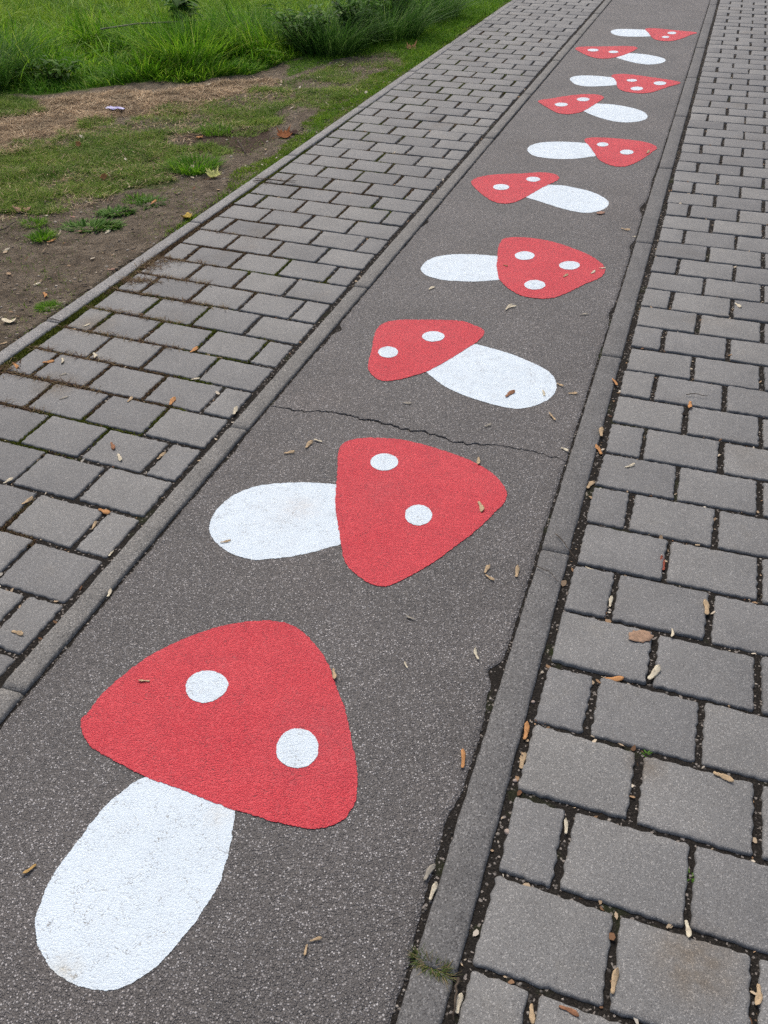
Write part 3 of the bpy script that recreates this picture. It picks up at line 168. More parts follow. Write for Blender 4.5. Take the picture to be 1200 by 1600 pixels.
def mat_kerb(name, k, warm, fine):
    m = Mat(name)
    c = m.ramp(m.noise(fine, 3, .7), [(.25, tuple(k * .50 * q for q in warm)), (.5, tuple(k * q for q in warm)), (.75, tuple(k * 1.55 * q for q in warm))])
    v = m.voro(420); r = m.sep(v.outputs['Color'])[1]
    c = m.mix(m.ramp(r, [(0, 0), (.86, 0), (.9, .5), (1, .7)]), c, tuple(min(.6, k * 2.3) * q for q in warm))
    c = m.mix(m.ramp(r, [(0, .7), (.12, .6), (.16, 0), (1, 0)]), c, (.045, .043, .042))
    c = m.mix(.8, c, m.ramp(m.noise(9, 4, .65), [(.3, .80), (.7, 1.15)]), 'MULTIPLY')
    b = m.bump(m.noise(260, 3, .7), .8, .002); m.bump(m.noise(30, 3), .3, .004, b)
    return m.fin(c, .80, .4)
def asphalt_relief(m, k=1.0):
    v = m.voro(310); d = m.ramp(v.outputs['Distance'], [(0, 1), (.35, .8), (.75, 0)])
    h = m.math('ADD', m.math('MULTIPLY', d, m.math('ADD', m.sep(v.outputs['Color'])[2], .25)), m.math('MULTIPLY', m.noise(420, 2), .45))
    return v, h
def mat_asphalt():
    m = Mat('asphalt'); v, h = asphalt_relief(m)
    rr = m.sep(v.outputs['Color'])
    chip = m.ramp(rr[0], [(0, (.048, .044, .042)), (.35, (.078, .072, .069)), (.60, (.132, .124, .120)), (.78, (.205, .196, .191)), (.91, (.36, .348, .342)), (1, (.56, .548, .536))])
    gap = m.ramp(v.outputs['Distance'], [(.30, 0), (.62, 1)])
    c = m.mix(gap, chip, (.050, .045, .042))
    v2 = m.voro(150); c = m.mix(m.math('MULTIPLY', m.ramp(m.sep(v2.outputs['Color'])[1], [(.86, 0), (.90, .8)]), m.ramp(v2.outputs['Distance'], [(.22, 1), (.34, 0)])), c, (.34, .325, .31))
    c = m.mix(m.ramp(m.noise(700, 2), [(.4, 0), (.7, .5)]), c, (.20, .19, .18))
    c = m.mix(.8, c, m.ramp(m.noise(3.0, 5, .62), [(.28, (.74, .74, .74)), (.72, (1.22, 1.21, 1.22))]), 'MULTIPLY')
    # damp brownish dust in soft patches of its own shape
    c = m.mix(m.ramp(m.noise(1.7, 4, .6), [(.52, 0), (.72, .35)]), c, m.mix(1.0, c, (1.0, .90, .84), 'MULTIPLY'))
    m.bump(h, .9, .0022)
    return m.fin(c, .62, .55)
def mat_paint(name, base, hi, lo, speck, speck_amt, smudge=(), relief=.75, scuff=(.58, .13, .14)):
    m = Mat(name); v, h = asphalt_relief(m)
    c = m.mix(m.ramp(m.noise(6, 4, .6), [(.3, 0), (.72, 1)]), base, hi)
    c = m.mix(m.ramp(m.noise(14, 5, .7), [(.52, 0), (.74, .5)]), c, lo)
    c = m.mix(m.ramp(m.noise(33, 6, .82, dist=.6), [(.58, 0), (.78, .38)]), c, scuff)
    # pinholes where the asphalt grain was not covered
    hole = m.math('MULTIPLY', m.ramp(v.outputs['Distance'], [(.48, 0), (.62, 1)]), m.ramp(m.noise(26, 4, .7), [(.46, .05), (.66, 1)]))
    hole = m.math('MULTIPLY', hole, m.ramp(m.sep(v.outputs['Color'])[1], [(.62, 0), (.68, 1)]))
    c = m.mix(m.math('MULTIPLY', hole, speck_amt), c, speck)
    for (x, y, r0, r1, k, t) in smudge: c = m.mix(m.math('MULTIPLY', m.math('MULTIPLY', m.blob(x, y, r0, r1), m.ramp(m.noise(60, 4, .7), [(.35, .2), (.65, 1)])), k), c, t)
    m.bump(h, relief, .0026)
    return m.fin(c, .60, .35)
M_PAVER = mat_paver()
M_KERB = mat_kerb('kerb_concrete', .132, (1, .985, .955), 520)
M_KERB_L = mat_kerb('kerb_concrete_worn', .170, (1, .970, .90), 480)
M_EDGE = mat_kerb('edging_concrete', .235, (1, .98, .94), 500)
M_ASPH = mat_asphalt()
SMUDGE = ((-.665, .476, .004, .035, .7, (.50, .47, .38)), (-.57, .78, .002, .03, .5, (.58, .54, .45)), (-.50, .66, .002, .02, .5, (.52, .50, .44)), (-.77, 1.63, .01, .06, .5, (.62, .60, .56)), (-.80, 1.60, .01, .10, .3, (.58, .58, .57)))
M_RED = mat_paint('red_road_paint', (.57, .042, .057), (.62, .062, .076), (.46, .034, .054), (.10, .03, .035), .8, ((-.47, .98, .02, .13, .5, (.42, .07, .085)), (-.50, 1.28, .01, .10, .35, (.50, .09, .10)), (-.60, 1.75, .01, .10, .4, (.45, .07, .08))))
M_WHITE = mat_paint('white_road_paint', (.615, .705, .765), (.665, .755, .815), (.56, .62, .66), (.22, .22, .21), .95, SMUDGE, .42, (.58, .63, .65))
def mat_bed():
    m = Mat('joint_sand')
    c = m.ramp(m.noise(300, 3, .7), [(.3, (.010, .009, .008)), (.58, (.026, .023, .020)), (.82, (.085, .076, .066))])
    v = m.voro(260); r = m.sep(v.outputs['Color'])[0]
    c = m.mix(m.ramp(r, [(0, 0), (.93, 0), (.96, .8)]), c, (.30, .27, .24))
    c = m.mix(m.ramp(m.noise(7, 4, .65), [(.58, 0), (.70, .7)]), c, (.026, .036, .010))
    m.bump(m.noise(240, 3), .9, .004)
    return m.fin(c, .95, .1)
M_BED = mat_bed()
def mat_soil():
    m = Mat('soil')
    at = m.N('ShaderNodeAttribute', attribute_name='cover'); z = m.sep(at.outputs['Vector'])
    n = m.noise(13, 8, .78)
    c = m.ramp(n, [(.30, (.070, .055, .039)), (.48, (.172, .138, .100)), (.72, (.32, .265, .20))])
    c = m.mix(m.ramp(m.noise(120, 3, .7), [(.55, 0), (.8, .6)]), c, (.17, .145, .12))
    c = m.mix(z[2], c, (.060, .034, .025))
    st = m.ramp(m.noise(70, 4, .8), [(.3, (.17, .115, .068)), (.7, (.40, .30, .19))])
    c = m.mix(z[0], c, st)
    gr = m.ramp(m.noise(60, 4, .8), [(.3, (.045, .090, .012)), (.7, (.11, .20, .026))])
    c = m.mix(z[1], c, gr)
    b = m.bump(m.noise(45, 7, .8), 1.0, .022); m.bump(m.noise(260, 3), .6, .003, b)
    return m.fin(c, .95, .12)
M_SOIL = mat_soil()
def mat_island(name, stops, trans=.35, rough=.6, big=None, bigs=1.2):
    m = Mat(name)
    c = m.ramp(m.g.outputs['Random Per Island'], stops)
    if big: c = m.mix(1.0, c, m.ramp(m.noise(bigs, 3, .6), [(.34, big[0]), (.66, big[1])]), 'MULTIPLY')
    return m.leafy(c, trans, rough)
M_TALL = mat_island('grass_tall', [(0, (.045, .130, .008)), (.35, (.105, .275, .014)), (.7, (.20, .40, .024)), (.92, (.31, .48, .045)), (1, (.42, .48, .13))], .45, .5, ((.75, .88, .9), (1.2, 1.12, .95)), 1.1)
M_FIELD = mat_island('grass_field', [(0, (.13, .25, .018)), (.5, (.24, .41, .030)), (1, (.36, .50, .06))], .4, .55, ((.7, .8, .8), (1.2, 1.12, 1.0)), 1.6)
M_LAWN = mat_island('grass_lawn', [(0, (.070, .175, .012)), (.5, (.140, .310, .020)), (1, (.25, .41, .04))], .35, .55, ((.78, .85, .8), (1.15, 1.1, 1.0)), 2.5)
M_VIVID = mat_island('moss_vivid', [(0, (.085, .165, .012)), (.5, (.170, .300, .018)), (1, (.30, .42, .045))], .35, .6, ((.75, .8, .8), (1.15, 1.1, 1.0)), 5)
M_DULL = mat_island('grass_worn', [(0, (.090, .170, .022)), (.45, (.180, .300, .040)), (.75, (.28, .38, .075)), (1, (.44, .41, .20))], .3, .65, ((.72, .8, .75), (1.2, 1.12, 1.1)), 3.0)
M_STRAW = mat_island('straw', [(0, (.12, .075, .042)), (.35, (.33, .23, .14)), (.75, (.56, .43, .28)), (1, (.74, .62, .44))], .2, .7, ((.62, .62, .60), (1.2, 1.17, 1.12)), 5.0)
M_MOSS = mat_island('moss', [(0, (.045, .058, .010)), (.5, (.100, .128, .016)), (1, (.19, .22, .035))], .25, .8, ((.6, .6, .6), (1.25, 1.2, 1.0)), 8)
M_DRYM = mat_island('dry_moss', [(0, (.070, .042, .026)), (.5, (.150, .092, .055)), (.85, (.20, .155, .080)), (1, (.30, .24, .14))], .2, .85)
M_GRAVEL = mat_island('gravel', [(0, (.045, .040, .036)), (.55, (.10, .092, .082)), (.85, (.22, .20, .175)), (1, (.48, .43, .36))], 0.0, .8)
M_CLOD = mat_island('clod', [(0, (.13, .102, .074)), (.6, (.23, .185, .138)), (.92, (.34, .29, .23)), (1, (.52, .47, .39))], 0.0, .95)
M_DARKLEAF = mat_island('dark_leaf', [(0, (.030, .085, .014)), (.5, (.070, .170, .028)), (.85, (.13, .265, .05)), (1, (.22, .32, .10))], .3, .5)
M_WEED = mat_island('weed_leaf', [(0, (.045, .115, .014)), (.6, (.10, .225, .03)), (1, (.19, .31, .07))], .3, .5)
M_STEM = mat_island('plant_stem', [(0, (.05, .06, .025)), (1, (.11, .10, .05))], .1, .7)

# ------------------------------------------------------------------ layout of the ground (metres; path runs along +Y)
X0R, AR, BR, Y0R, SR = -.1027, .1994, .1588, .6707, -.0225
X0L, AL, BL, Y0L, SL = -1.1232, .1989, .1596, 1.6339, -.0630
JX, JY = .0118, .0112
KR0, KR1, YKR = -.1855, -.1215, .648
KL0, KL1, YKL = -1.1010, -1.0470, .909
YA, YB = -1.2, 15.5            # where the built pavement begins and ends
EDX = lambda y: -1.946 + .0100 * (y - 2.0)      # inner face of the left edging
EDW = .054
def gh(x, y):
    """height of the soil left of the edging"""
    b = -.006 + .020 * (fbm(x * 2.2, y * 2.2, 3.0, 3) - .5) + .024 * (fbm(x * 9, y * 9, 5.0, 3) - .5) + .010 * (fbm(x * 30, y * 30, 8.0, 2) - .5)
    d = np.clip((EDX(y) - EDW - x) / .10, 0, 1)
    return b * (.35 + .65 * d) + .03 * np.clip((EDX(y) - EDW - x - .5) / 3, 0, 1)

# ---- ground: one sheet to the horizon, fine where bare soil shows
xs = np.concatenate([[-260, -120, -60, -30, -16, -10, -8, -7.2], np.arange(-6.6, -3.4, .05), np.arange(-3.4, -1.995, .022), [-1.97, -1.93, -1.0, 0, 1.2, 2.28, 2.34, 5, 12, 30, 80, 260]])
ys = np.concatenate([[-260, -100, -40, -15, -5, -1], np.arange(0.2, 1.7, .1), np.arange(1.7, 4.5, .022), np.arange(4.5, 10.6, .05), [11.5, 13, 15.4, 15.6, 20, 40, 100, 260]])
GX, GY = np.meshgrid(xs, ys)
edge = EDX(np.clip(GY, 0, 15)) - EDW
gz = gh(GX, GY)
near = (GX > -7) & (GX < edge + .001) & (GY > 0) & (GY < 11)
gz = np.where(near, gz, -.012)
under = (GX > edge + .012) & (GX < 2.3) & (GY < 15.5)
gz = np.where(under, -.09, gz)
GV = np.stack([GX, GY, gz], -1).reshape(-1, 3)
nx, ny = len(xs), len(ys)
ii = (np.arange(ny - 1)[:, None] * nx + np.arange(nx - 1)[None]).ravel()
GF = np.stack([ii, ii + 1, ii + nx + 1, ii + nx], 1)
ground = obj('ground', GV, GF, M_SOIL, True, kind='structure', label='bare brown soil and lawn left of the paved path', cat='ground')
fx, fy = GV[:, 0], GV[:, 1]
cs = inpoly_soft(fx, fy, POLY['straw'], .10, 3, 2).astype(float) * (.45 + .55 * fbm(fx * 6, fy * 6, 4))
cg = np.maximum(np.maximum(inpoly_soft(fx, fy, POLY['tall'], .05, 3, 6) * 1.0, inpoly_soft(fx, fy, POLY['lawn'], .06, 4, 7) * .8), inpoly_soft(fx, fy, POLY['dull'], .12, 3, 8) * .55 * (fbm(fx * 5, fy * 5, 14) > .42))
cg = np.where(near.ravel(), cg, 1.0)
cr = inpoly_soft(fx, fy, POLY['redsoil'], .06, 5, 5) * .7
at = ground.data.attributes.new('cover', 'FLOAT_VECTOR', 'POINT')
at.data.foreach_set('vector', np.stack([cs, cg, cr], 1).astype(np.float32).ravel())

# ---- joint bed under both pavements and the path
def bed(name, x0, x1, z, **kw):
    V = [(x0, YA - .1, z), (x1, YA - .1, z), (x1, YB, z), (x0, YB, z)]
    return obj(name, V, [np.array([[0, 1, 2, 3]])], M_BED, **kw)
pave_r = bed('right_pavement', KR1 - .03, 2.27, -.0070, kind='structure', label='grey rectangular paving stones right of the asphalt strip', cat='pavement')
pave_l = bed('left_pavement', -1.985, KL0 + .03, -.0055, kind='structure', label='grey rectangular paving stones between the lawn edging and the asphalt strip', cat='pavement')

# ---- paving stones
def outline(c, per, wob, rad=.006, seed=0):
    """rounded wobbly outline of the quad c (4,2), counter-clockwise"""
    c = np.array(c); pts = []
    for k in range(4):
        a, b = c[k], c[(k + 1) % 4]; e = b - a; L = np.hypot(*e); e = e / L; nrm = np.array([e[1], -e[0]])
        t = np.linspace(rad, L - rad, per)
        ph = np.arange(per) * 1.0
        wv = (RNG.random(per) - .5) * wob * 1.5 + wob * .6 * np.sin(t / .0155 * 2 * math.pi / 2 + RNG.random() * 6)
        pts.append(a + e * t[:, None] + nrm * (wv - wob * .3)[:, None])
        pts.append((b - e * rad * .28 - np.array([-e[1], e[0]]) * -rad * .28)[None])
    return np.concatenate(pts)
def stone_mesh(c, per, wob, depth=.045, inset=.0055):
    ctr = np.mean(c, 0); o = outline(c, per, wob) - ctr; n = len(o)
    dirs = o / np.linalg.norm(o, axis=1, keepdims=True)
    def ring(ins, z): return np.column_stack([o - dirs * ins, np.full(n, z)])
    V = np.concatenate([ring(inset, 0), ring(inset * .4, -.0009), ring(0, -.0038), ring(.0, -depth)])
    i = np.arange(n); j = (i + 1) % n; F = [i[None]]
    q = [np.stack([k * n + i, (k + 1) * n + i, (k + 1) * n + j, k * n + j], 1) for k in range(3)]
    return ctr, V, [i[None].astype(int), np.concatenate(q)]
def stone_quads(side):
    out = []
    if side == 'R':
        for r in range(int((YA - Y0R) / BR) - 1, int((YB - Y0R) / BR)):
            full = r % 2 == 0
            cols = [(k, k + 1) for k in range(0, 12)] if full else [(0, .5)] + [(k + .5, k + 1.5) for k in range(0, 11)] + [(11.5, 12)]
            for a, b in cols: out.append((r, a, b))
        X0, A, B, Y0, S = X0R, AR, BR, Y0R, SR
    else:
        for r in range(int((YA - Y0L) / BL) - 1, int((YB - Y0L) / BL)):
            full = r % 2 != 0
            cols = [(-k - 1, -k) for k in range(4)] if full else [(-.5, 0)] + [(-k - 1.5, -k - .5) for k in range(3)] + [(-4, -3.5)]
            for a, b in cols: out.append((r, a, b))
        X0, A, B, Y0, S = X0L, AL, BL, Y0L, SL
    res = []
    for r, a, b in out:
        xa, xb = X0 + a * A, X0 + b * A
        if side == 'R': xb -= JX
        else: xa += JX
        ya, yb = Y0 + r * B + .003, Y0 + (r + 1) * B - JY + .003
        j = lambda: (RNG.random(2) - .5) * .0042
        d = (RNG.random(2) - .5) * .004
        q = [np.array([x, y + S * (x - X0)]) + j() + d for x, y in ((xa, ya), (xb, ya), (xb, yb), (xa, yb))]
        res.append((r, a, b, q))
    return res
rN = np.array(CAM['r']); uN = np.array(CAM['u']); fN = np.array(CAM['fw'])
def px(x, y, z=0.0):
    d = np.array([x, y, z - CAM['h']]); zz = d @ fN
    if zz < .05: return -9999, -9999
    return 600 + CAM['f'] * (d @ rN) / zz, 800 - CAM['f'] * (d @ uN) / zz
def seen(q, mrg=25):
    p = [px(*c) for c in q]; us = [a for a, b in p]; vs = [b for a, b in p]
    return max(us) > -mrg and min(us) < 1200 + mrg and max(vs) > -mrg and min(vs) < 1600 + mrg and min(us) > -5000
ALLQ = {}
for side, par in (('R', pave_r), ('L', pave_l)):
    rest = [[], []]; off = 0; Q = stone_quads(side); ALLQ[side] = Q; made = 0
    for r, a, b, q in Q:
        y = np.mean([c[1] for c in q]); vis = seen(q) and made < 300
        per = 16 if y < 2.6 else (9 if y < 5 else 5)
        if not vis: per = 5
        wob = .0019
        ctr, V, F = stone_mesh(q, per, wob)
        tz = (RNG.random(2) - .5) * .010; dz = (RNG.random() - .5) * .0026
        V[:len(V) * 3 // 4, 2] += V[:len(V) * 3 // 4, 0] * tz[0] + V[:len(V) * 3 // 4, 1] * tz[1] + dz
        if vis:
            made += 1
            obj('paving_stone', V, F, M_PAVER, loc=(ctr[0], ctr[1], 0), parent=par)
        else:
            V[:, :2] += ctr; n = len(V) // 4
            rest[0].append(V); rest[1].append([f + off for f in F]); off += len(V)
    if rest[0]:
        tops = np.concatenate([f[0] for f in rest[1]]) if len({f[0].shape[1] for f in rest[1]}) == 1 else None
        obj('outlying_paving_stones', np.concatenate(rest[0]), [tops, np.concatenate([f[1] for f in rest[1]])], M_PAVER, parent=par, kind='stuff')

# ---- kerbs and edging: stones of one metre, butted
def kerb_run(name, x0f, x1f, yk, z, mat, part, label, cat, jag=.0012, jw=.004, top=.006):
    root = bpy.data.objects.new(name, None); put(root, label=label, cat=cat, kind='structure')
    k0 = int(math.floor(YA - yk)); k1 = int(math.ceil(YB - yk))
    for k in range(k0, k1):
        ya = yk + k + jw / 2 + (RNG.random() - .5) * .002; yb = yk + k + 1 - jw / 2
        zz = z + (RNG.random() - .5) * .003; sk = (RNG.random(2) - .5) * .003
        n = 60 if ya < 4 else 24
        t = np.linspace(0, 1, n); yy = ya + (yb - ya) * t
        rows = []
        xl = x0f(yy) + sk[0]; xr = x1f(yy) + sk[1]
        def jit(a): return a + (RNG.random(n) - .5) * jag * 2
        prof = [(jit(xl), -.06), (jit(xl), -top), (jit(xl + top * .35), -top * .3), (xl + top, 0 * yy), (xr - top, 0 * yy), (jit(xr - top * .35), -top * .3), (jit(xr), -top), (jit(xr), -.06)]
        ybev = yy.copy()
        for xx, dz in prof:
            zc = np.full(n, zz) + dz + (RNG.random(n) - .5) * .0007
            zc[0] -= .0025; zc[-1] -= .0025
            rows.append(np.column_stack([xx, yy, zc]))
        V = np.concatenate(rows); m_ = len(prof); c = np.array([0, (ya + yb) / 2, 0]); c[0] = float(np.mean(xl + xr) / 2)
        F = []
        for p in range(m_ - 1):
            i = p * n + np.arange(n - 1); F.append(np.stack([i, i + n, i + n + 1, i + 1], 1)[:, ::-1])
        ends = [np.array([[p * n for p in range(m_)]]), np.array([[p * n + n - 1 for p in range(m_)][::-1]])]
        obj(part, V - c, [np.concatenate(F)] + ends, mat, loc=tuple(c), parent=root)
    return root
kerb_run('right_kerb', lambda y: KR0 + 0 * y, lambda y: KR1 + 0 * y, YKR, .001, M_KERB, 'kerb_stone', 'dark grey concrete kerb between asphalt strip and right paving stones', 'kerb')
kerb_run('left_kerb', lambda y: KL0 + 0 * y, lambda y: KL1 + 0 * y, YKL, .006, M_KERB_L, 'kerb_stone', 'dark grey concrete kerb between left paving stones and asphalt strip', 'kerb')
kerb_run('left_edging', lambda y: EDX(y) - EDW, lambda y: EDX(y), .336, .004, M_EDGE, 'edging_stone', 'narrow pale concrete edging between the soil and the left paving stones', 'edging', .0014, .005, .006)

# ---- asphalt strip with ragged edges and the crack across it
cr = np.array(CRACK); cr = cr[np.argsort(cr[:, 0])]
def crackY(x):
    y = np.interp(x, cr[:, 0], cr[:, 1])
    return y + (fbm(x * 60, x * 0 + 2, 3, 3) - .5) * .020 + (vnoise(x * 260, x * 0, 5) - .5) * .004
def crackW(x):
    t = (x + 1.046) / .86
    return np.clip(.0030 + .0065 * np.exp(-((t - .42) / .34) ** 2) + (fbm(x * 40, x * 0 + 7, 6, 2) - .5) * .006, .0018, .012)
def gauss(y, c, s): return np.exp(-((y - c) / s) ** 2)
def right_gap(y):
    g = .0035 + .006 * np.clip(fbm(y * 7, y * 0, 1, 3) - .42, 0, 1) + .0035 * vnoise(y * 90, y * 0, 2) + .002 * vnoise(y * 260, y * 0, 4)
    g = g + .020 * gauss(y, 1.245, .022) + .011 * gauss(y, 1.20, .06) + .013 * gauss(y, .89, .05) + .010 * gauss(y, .80, .07) + .005 * gauss(y, .72, .05)
    return .8 * g + .020 * gauss(y, 4.06, .07) + .012 * gauss(y, 3.60, .05) + .010 * gauss(y, 2.96, .05) + .006 * gauss(y, 4.5, .2)
def left_gap(y):
    g = .0025 + .006 * np.clip(fbm(y * 6, y * 0, 11, 3) - .45, 0, 1) + .003 * vnoise(y * 80, y * 0, 12) + .002 * vnoise(y * 240, y * 0, 14)
    return g + .022 * gauss(y, 2.56, .03) + .008 * gauss(y, 2.45, .06) + .012 * gauss(y, 3.62, .03) + .006 * gauss(y, 1.75, .04)
def asphalt_part(yrows, nxs, near_):
    s = np.linspace(0, 1, nxs); V = np.zeros((len(yrows), nxs, 3))
    for k, y in enumerate(yrows):
        xl = KL1 + left_gap(np.array([y]))[0]; xr = KR0 - right_gap(np.array([y]))[0]
        x = xl + (xr - xl) * s; yy = np.full(nxs, y)
        cy = crackY(x); hw = crackW(x) / 2
        if near_:
            tb = np.clip((y - 1.2) / (yrows[-1] - 1.2), 0, 1); yy = y + tb ** 3 * (cy - hw - yrows[-1])
        else:
            tb = np.clip((3.2 - y) / (3.2 - yrows[0]), 0, 1); yy = y + tb ** 3 * (cy + hw - yrows[0])
        V[k, :, 0] = x; V[k, :, 1] = yy
        V[k, :, 2] = -.0006 * np.where((s < .006) | (s > .994), 4.0, 0)
    return V
CY = 1.95
parts = [asphalt_part(np.concatenate([np.linspace(YA, .3, 20)[:-1], np.linspace(.3, CY, 420)]), 240, True),
         asphalt_part(np.concatenate([np.linspace(CY, 4.5, 520)[:-1], np.linspace(4.5, YB, 420)]), 240, False)]
VV = []; FF = []; off = 0
for k, P in enumerate(parts):
    n0, n1, _ = P.shape; VV.append(P.reshape(-1, 3))
    i = (np.arange(n0 - 1)[:, None] * n1 + np.arange(n1 - 1)).ravel() + off
    FF.append(np.stack([i, i + 1, i + n1 + 1, i + n1], 1))
    loop = np.concatenate([np.arange(n1), n1 * np.arange(1, n0) + n1 - 1, (n0 - 1) * n1 + np.arange(n1 - 1)[::-1], (n1 * np.arange(1, n0 - 1))[::-1]])
    b0 = off + n0 * n1; low = P.reshape(-1, 3)[loop].copy(); low[:, 2] = -.03; VV.append(low)
    m_ = len(loop); a = np.arange(m_); b = (a + 1) % m_
    FF.append(np.stack([b0 + a, b0 + b, off + loop[b], off + loop[a]], 1)); off = b0 + m_
path = obj('asphalt_path', np.concatenate(VV), [np.concatenate(FF)], M_ASPH, kind='structure', label='dark asphalt strip with a thin crack, between two kerbs', cat='path')
bed('asphalt_joint', KL1 - .03, KR0 + .03, -.0038, parent=path)

# ------------------------------------------------------------------ painted mushrooms
def closed_spline(pts, step):
    p = np.array(pts); n = len(p); out = []
    for i in range(n):
        a, b, c, d = p[i - 1], p[i], p[(i + 1) % n], p[(i + 2) % n]
        k = max(1, int(np.hypot(*(c - b)) / step)); t = (np.arange(k) / k)[:, None]
        # centripetal tangents keep uneven traced points from overshooting
        d1 = np.hypot(*(b - a)) ** .5 + 1e-6; d2 = np.hypot(*(c - b)) ** .5 + 1e-6; d3 = np.hypot(*(d - c)) ** .5 + 1e-6
        m1 = (c - b) + d2 * ((b - a) / d1 - (c - a) / (d1 + d2)); m2 = (c - b) + d2 * ((d - c) / d3 - (d - b) / (d2 + d3))
        out.append((2 * t ** 3 - 3 * t ** 2 + 1) * b + (t ** 3 - 2 * t ** 2 + t) * m1 + (-2 * t ** 3 + 3 * t ** 2) * c + (t ** 3 - t ** 2) * m2)
    return np.concatenate(out)
def paint_sheet(name, pts, z, mat, parent, step, rag, base=None):
    o = closed_spline(pts, step); n = len(o)
    tg = np.roll(o, -1, 0) - np.roll(o, 1, 0); tg /= np.linalg.norm(tg, axis=1, keepdims=True) + 1e-9
    nr = np.stack([tg[:, 1], -tg[:, 0]], 1)
    o = o + nr * ((RNG.random(n) - .5) * rag + (vnoise(o[:, 0] * 120, o[:, 1] * 120, 3) - .5) * rag * 1.6)[:, None]
    c = o.mean(0); V = np.column_stack([o - c, np.zeros(n)])
    area = .5 * np.sum(o[:, 0] * np.roll(o[:, 1], -1) - np.roll(o[:, 0], -1) * o[:, 1])
    idx = np.arange(n) if area > 0 else np.arange(n)[::-1]
    base = Vector(parent.location) if base is None else base
    return obj(name, V, [idx[None].astype(int)], mat, loc=(c[0] - base.x, c[1] - base.y, z), parent=parent)
for label, cap, stem, spots in MUSH:
    c = np.mean(cap + stem, 0); e = bpy.data.objects.new('painted_mushroom', None); e.location = (c[0], c[1], 0)
    e.empty_display_size = .1
    put(e, label=label, cat='road painting', group='toadstools painted in a row on the asphalt')
    near_ = c[1] < 3; st = .0022 if near_ else .006; rag = .0015 if near_ else .002
    paint_sheet('stem', stem, .0009, M_WHITE, e, st, rag)
    cp = paint_sheet('cap', cap, .0017, M_RED, e, st, rag)
    for s_ in spots:
        paint_sheet('spot', s_, .0008, M_WHITE, cp, st * .8, rag * .8, Vector(e.location) + Vector(cp.location))

# ------------------------------------------------------------------ things growing and lying about
def blades(pts, h, wd, lean, az, curve, flat=False, segs=2):
    """grass blades as tapering bent strips; returns V, F"""
    n = len(pts); d = np.stack([np.cos(az), np.sin(az)], 1); s = np.stack([-np.sin(az + RNG.normal(0, .5, n)), np.cos(az + RNG.normal(0, .5, n))], 1)
    ts = np.linspace(0, 1, segs + 1); V = []
    for k, t in enumerate(ts):
        horiz = h * (np.sin(lean) * t + curve * t * t); vert = h * (np.cos(lean) * t - .45 * curve * t * t)
        c = np.column_stack([pts[:, :2] + d * horiz[:, None], pts[:, 2] + vert])
        ww = wd * (1 - .75 * t ** 1.5) * .5
        if k < segs:
            V.append(c + np.column_stack([s * ww[:, None], np.zeros(n)])); V.append(c - np.column_stack([s * ww[:, None], np.zeros(n)]))
        else: V.append(c)
    V = np.stack(V, 1); m_ = V.shape[1]; b = np.arange(n) * m_; Fq = []
    for k in range(segs - 1): Fq.append(np.stack([b + 2 * k, b + 2 * k + 1, b + 2 * k + 3, b + 2 * k + 2], 1))
    Ft = np.stack([b + 2 * (segs - 1), b + 2 * (segs - 1) + 1, b + 2 * segs], 1)
    return V.reshape(-1, 3), ([np.concatenate(Fq)] if Fq else []) + [Ft]
def scatter(poly, n, amp=.1, scl=3, seed=1, keep=None):
    p = np.array(poly); lo = p.min(0) - .15; hi = p.max(0) + .15
    lo = np.maximum(lo, [-7.6, .2]); hi = np.minimum(hi, [-1.9, 12.5])
    P = lo + RNG.random((n, 2)) * (hi - lo)
    P = P[inpoly_soft(P[:, 0], P[:, 1], poly, amp, scl, seed)]
    P = P[P[:, 0] < EDX(P[:, 1]) - EDW - .004]
    if keep is not None: P = P[keep(P[:, 0], P[:, 1]) > RNG.random(len(P))]
    return np.column_stack([P, gh(P[:, 0], P[:, 1]) - .004])
U = lambda n, a, b: RNG.uniform(a, b, n)
# tall grass: dense clumps at the border, lower field behind
P = scatter(POLY['tall'], 200000, .06, 3, 6, lambda x, y: np.clip(1.25 - (y - 5) * .07, .55, 1))
xx, yy = P[:, 0], P[:, 1]
clump = fbm(xx * 2.6, yy * 2.6, 21, 3); far_ = np.clip((yy - (5.9 + (xx + 4.2) * .9)) / 1.3, 0, 1)
isf = (far_ > RNG.random(len(P))) & (xx < -3.1)
def border_dist(x, y):                      # how far behind the front border
    q = np.array(POLY['tall'][:12]); best = np.full(x.shape, 9.0)
    for k in range(len(q) - 1):
        a, b = q[k], q[k + 1]; e = b - a; t = np.clip(((x - a[0]) * e[0] + (y - a[1]) * e[1]) / (e @ e), 0, 1)
        best = np.minimum(best, np.hypot(x - a[0] - e[0] * t, y - a[1] - e[1] * t))
    return best
bd = border_dist(xx, yy)
hh = (.06 + .30 * np.clip((clump - .30) * 2.0, 0, 1)) * np.clip(.35 + bd * 1.5, .35, 1) * U(len(P), .7, 1.25)
A = P[~isf]; h = hh[~isf]; cl = fbm(A[:, 0] * 1.5, A[:, 1] * 1.5, 31, 2) * 9 + RNG.normal(0, .9, len(A))
V, F = blades(A, h, U(len(A), .005, .0115), U(len(A), .05, .8), cl, U(len(A), .1, .95), segs=3)
obj('tall_grass', V, F, M_TALL, label='tall lush green grass along the upper left border', cat='grass', kind='stuff')
LB = P[(RNG.random(len(P)) < .020) & (bd > .12)]; n = len(LB)
V, F = blades(LB, U(n, .14, .34), U(n, .005, .010), U(n, .1, .9), U(n, 0, 6.28), U(n, .3, 1.2), segs=5)
obj('long_grass_blades', V, F, mat_island('grass_long', [(0, (.07, .19, .014)), (.5, (.17, .36, .03)), (.88, (.28, .46, .06)), (1, (.44, .48, .18))], .45, .6), label='long separate arching blades rising from the tall grass', cat='grass', kind='stuff')
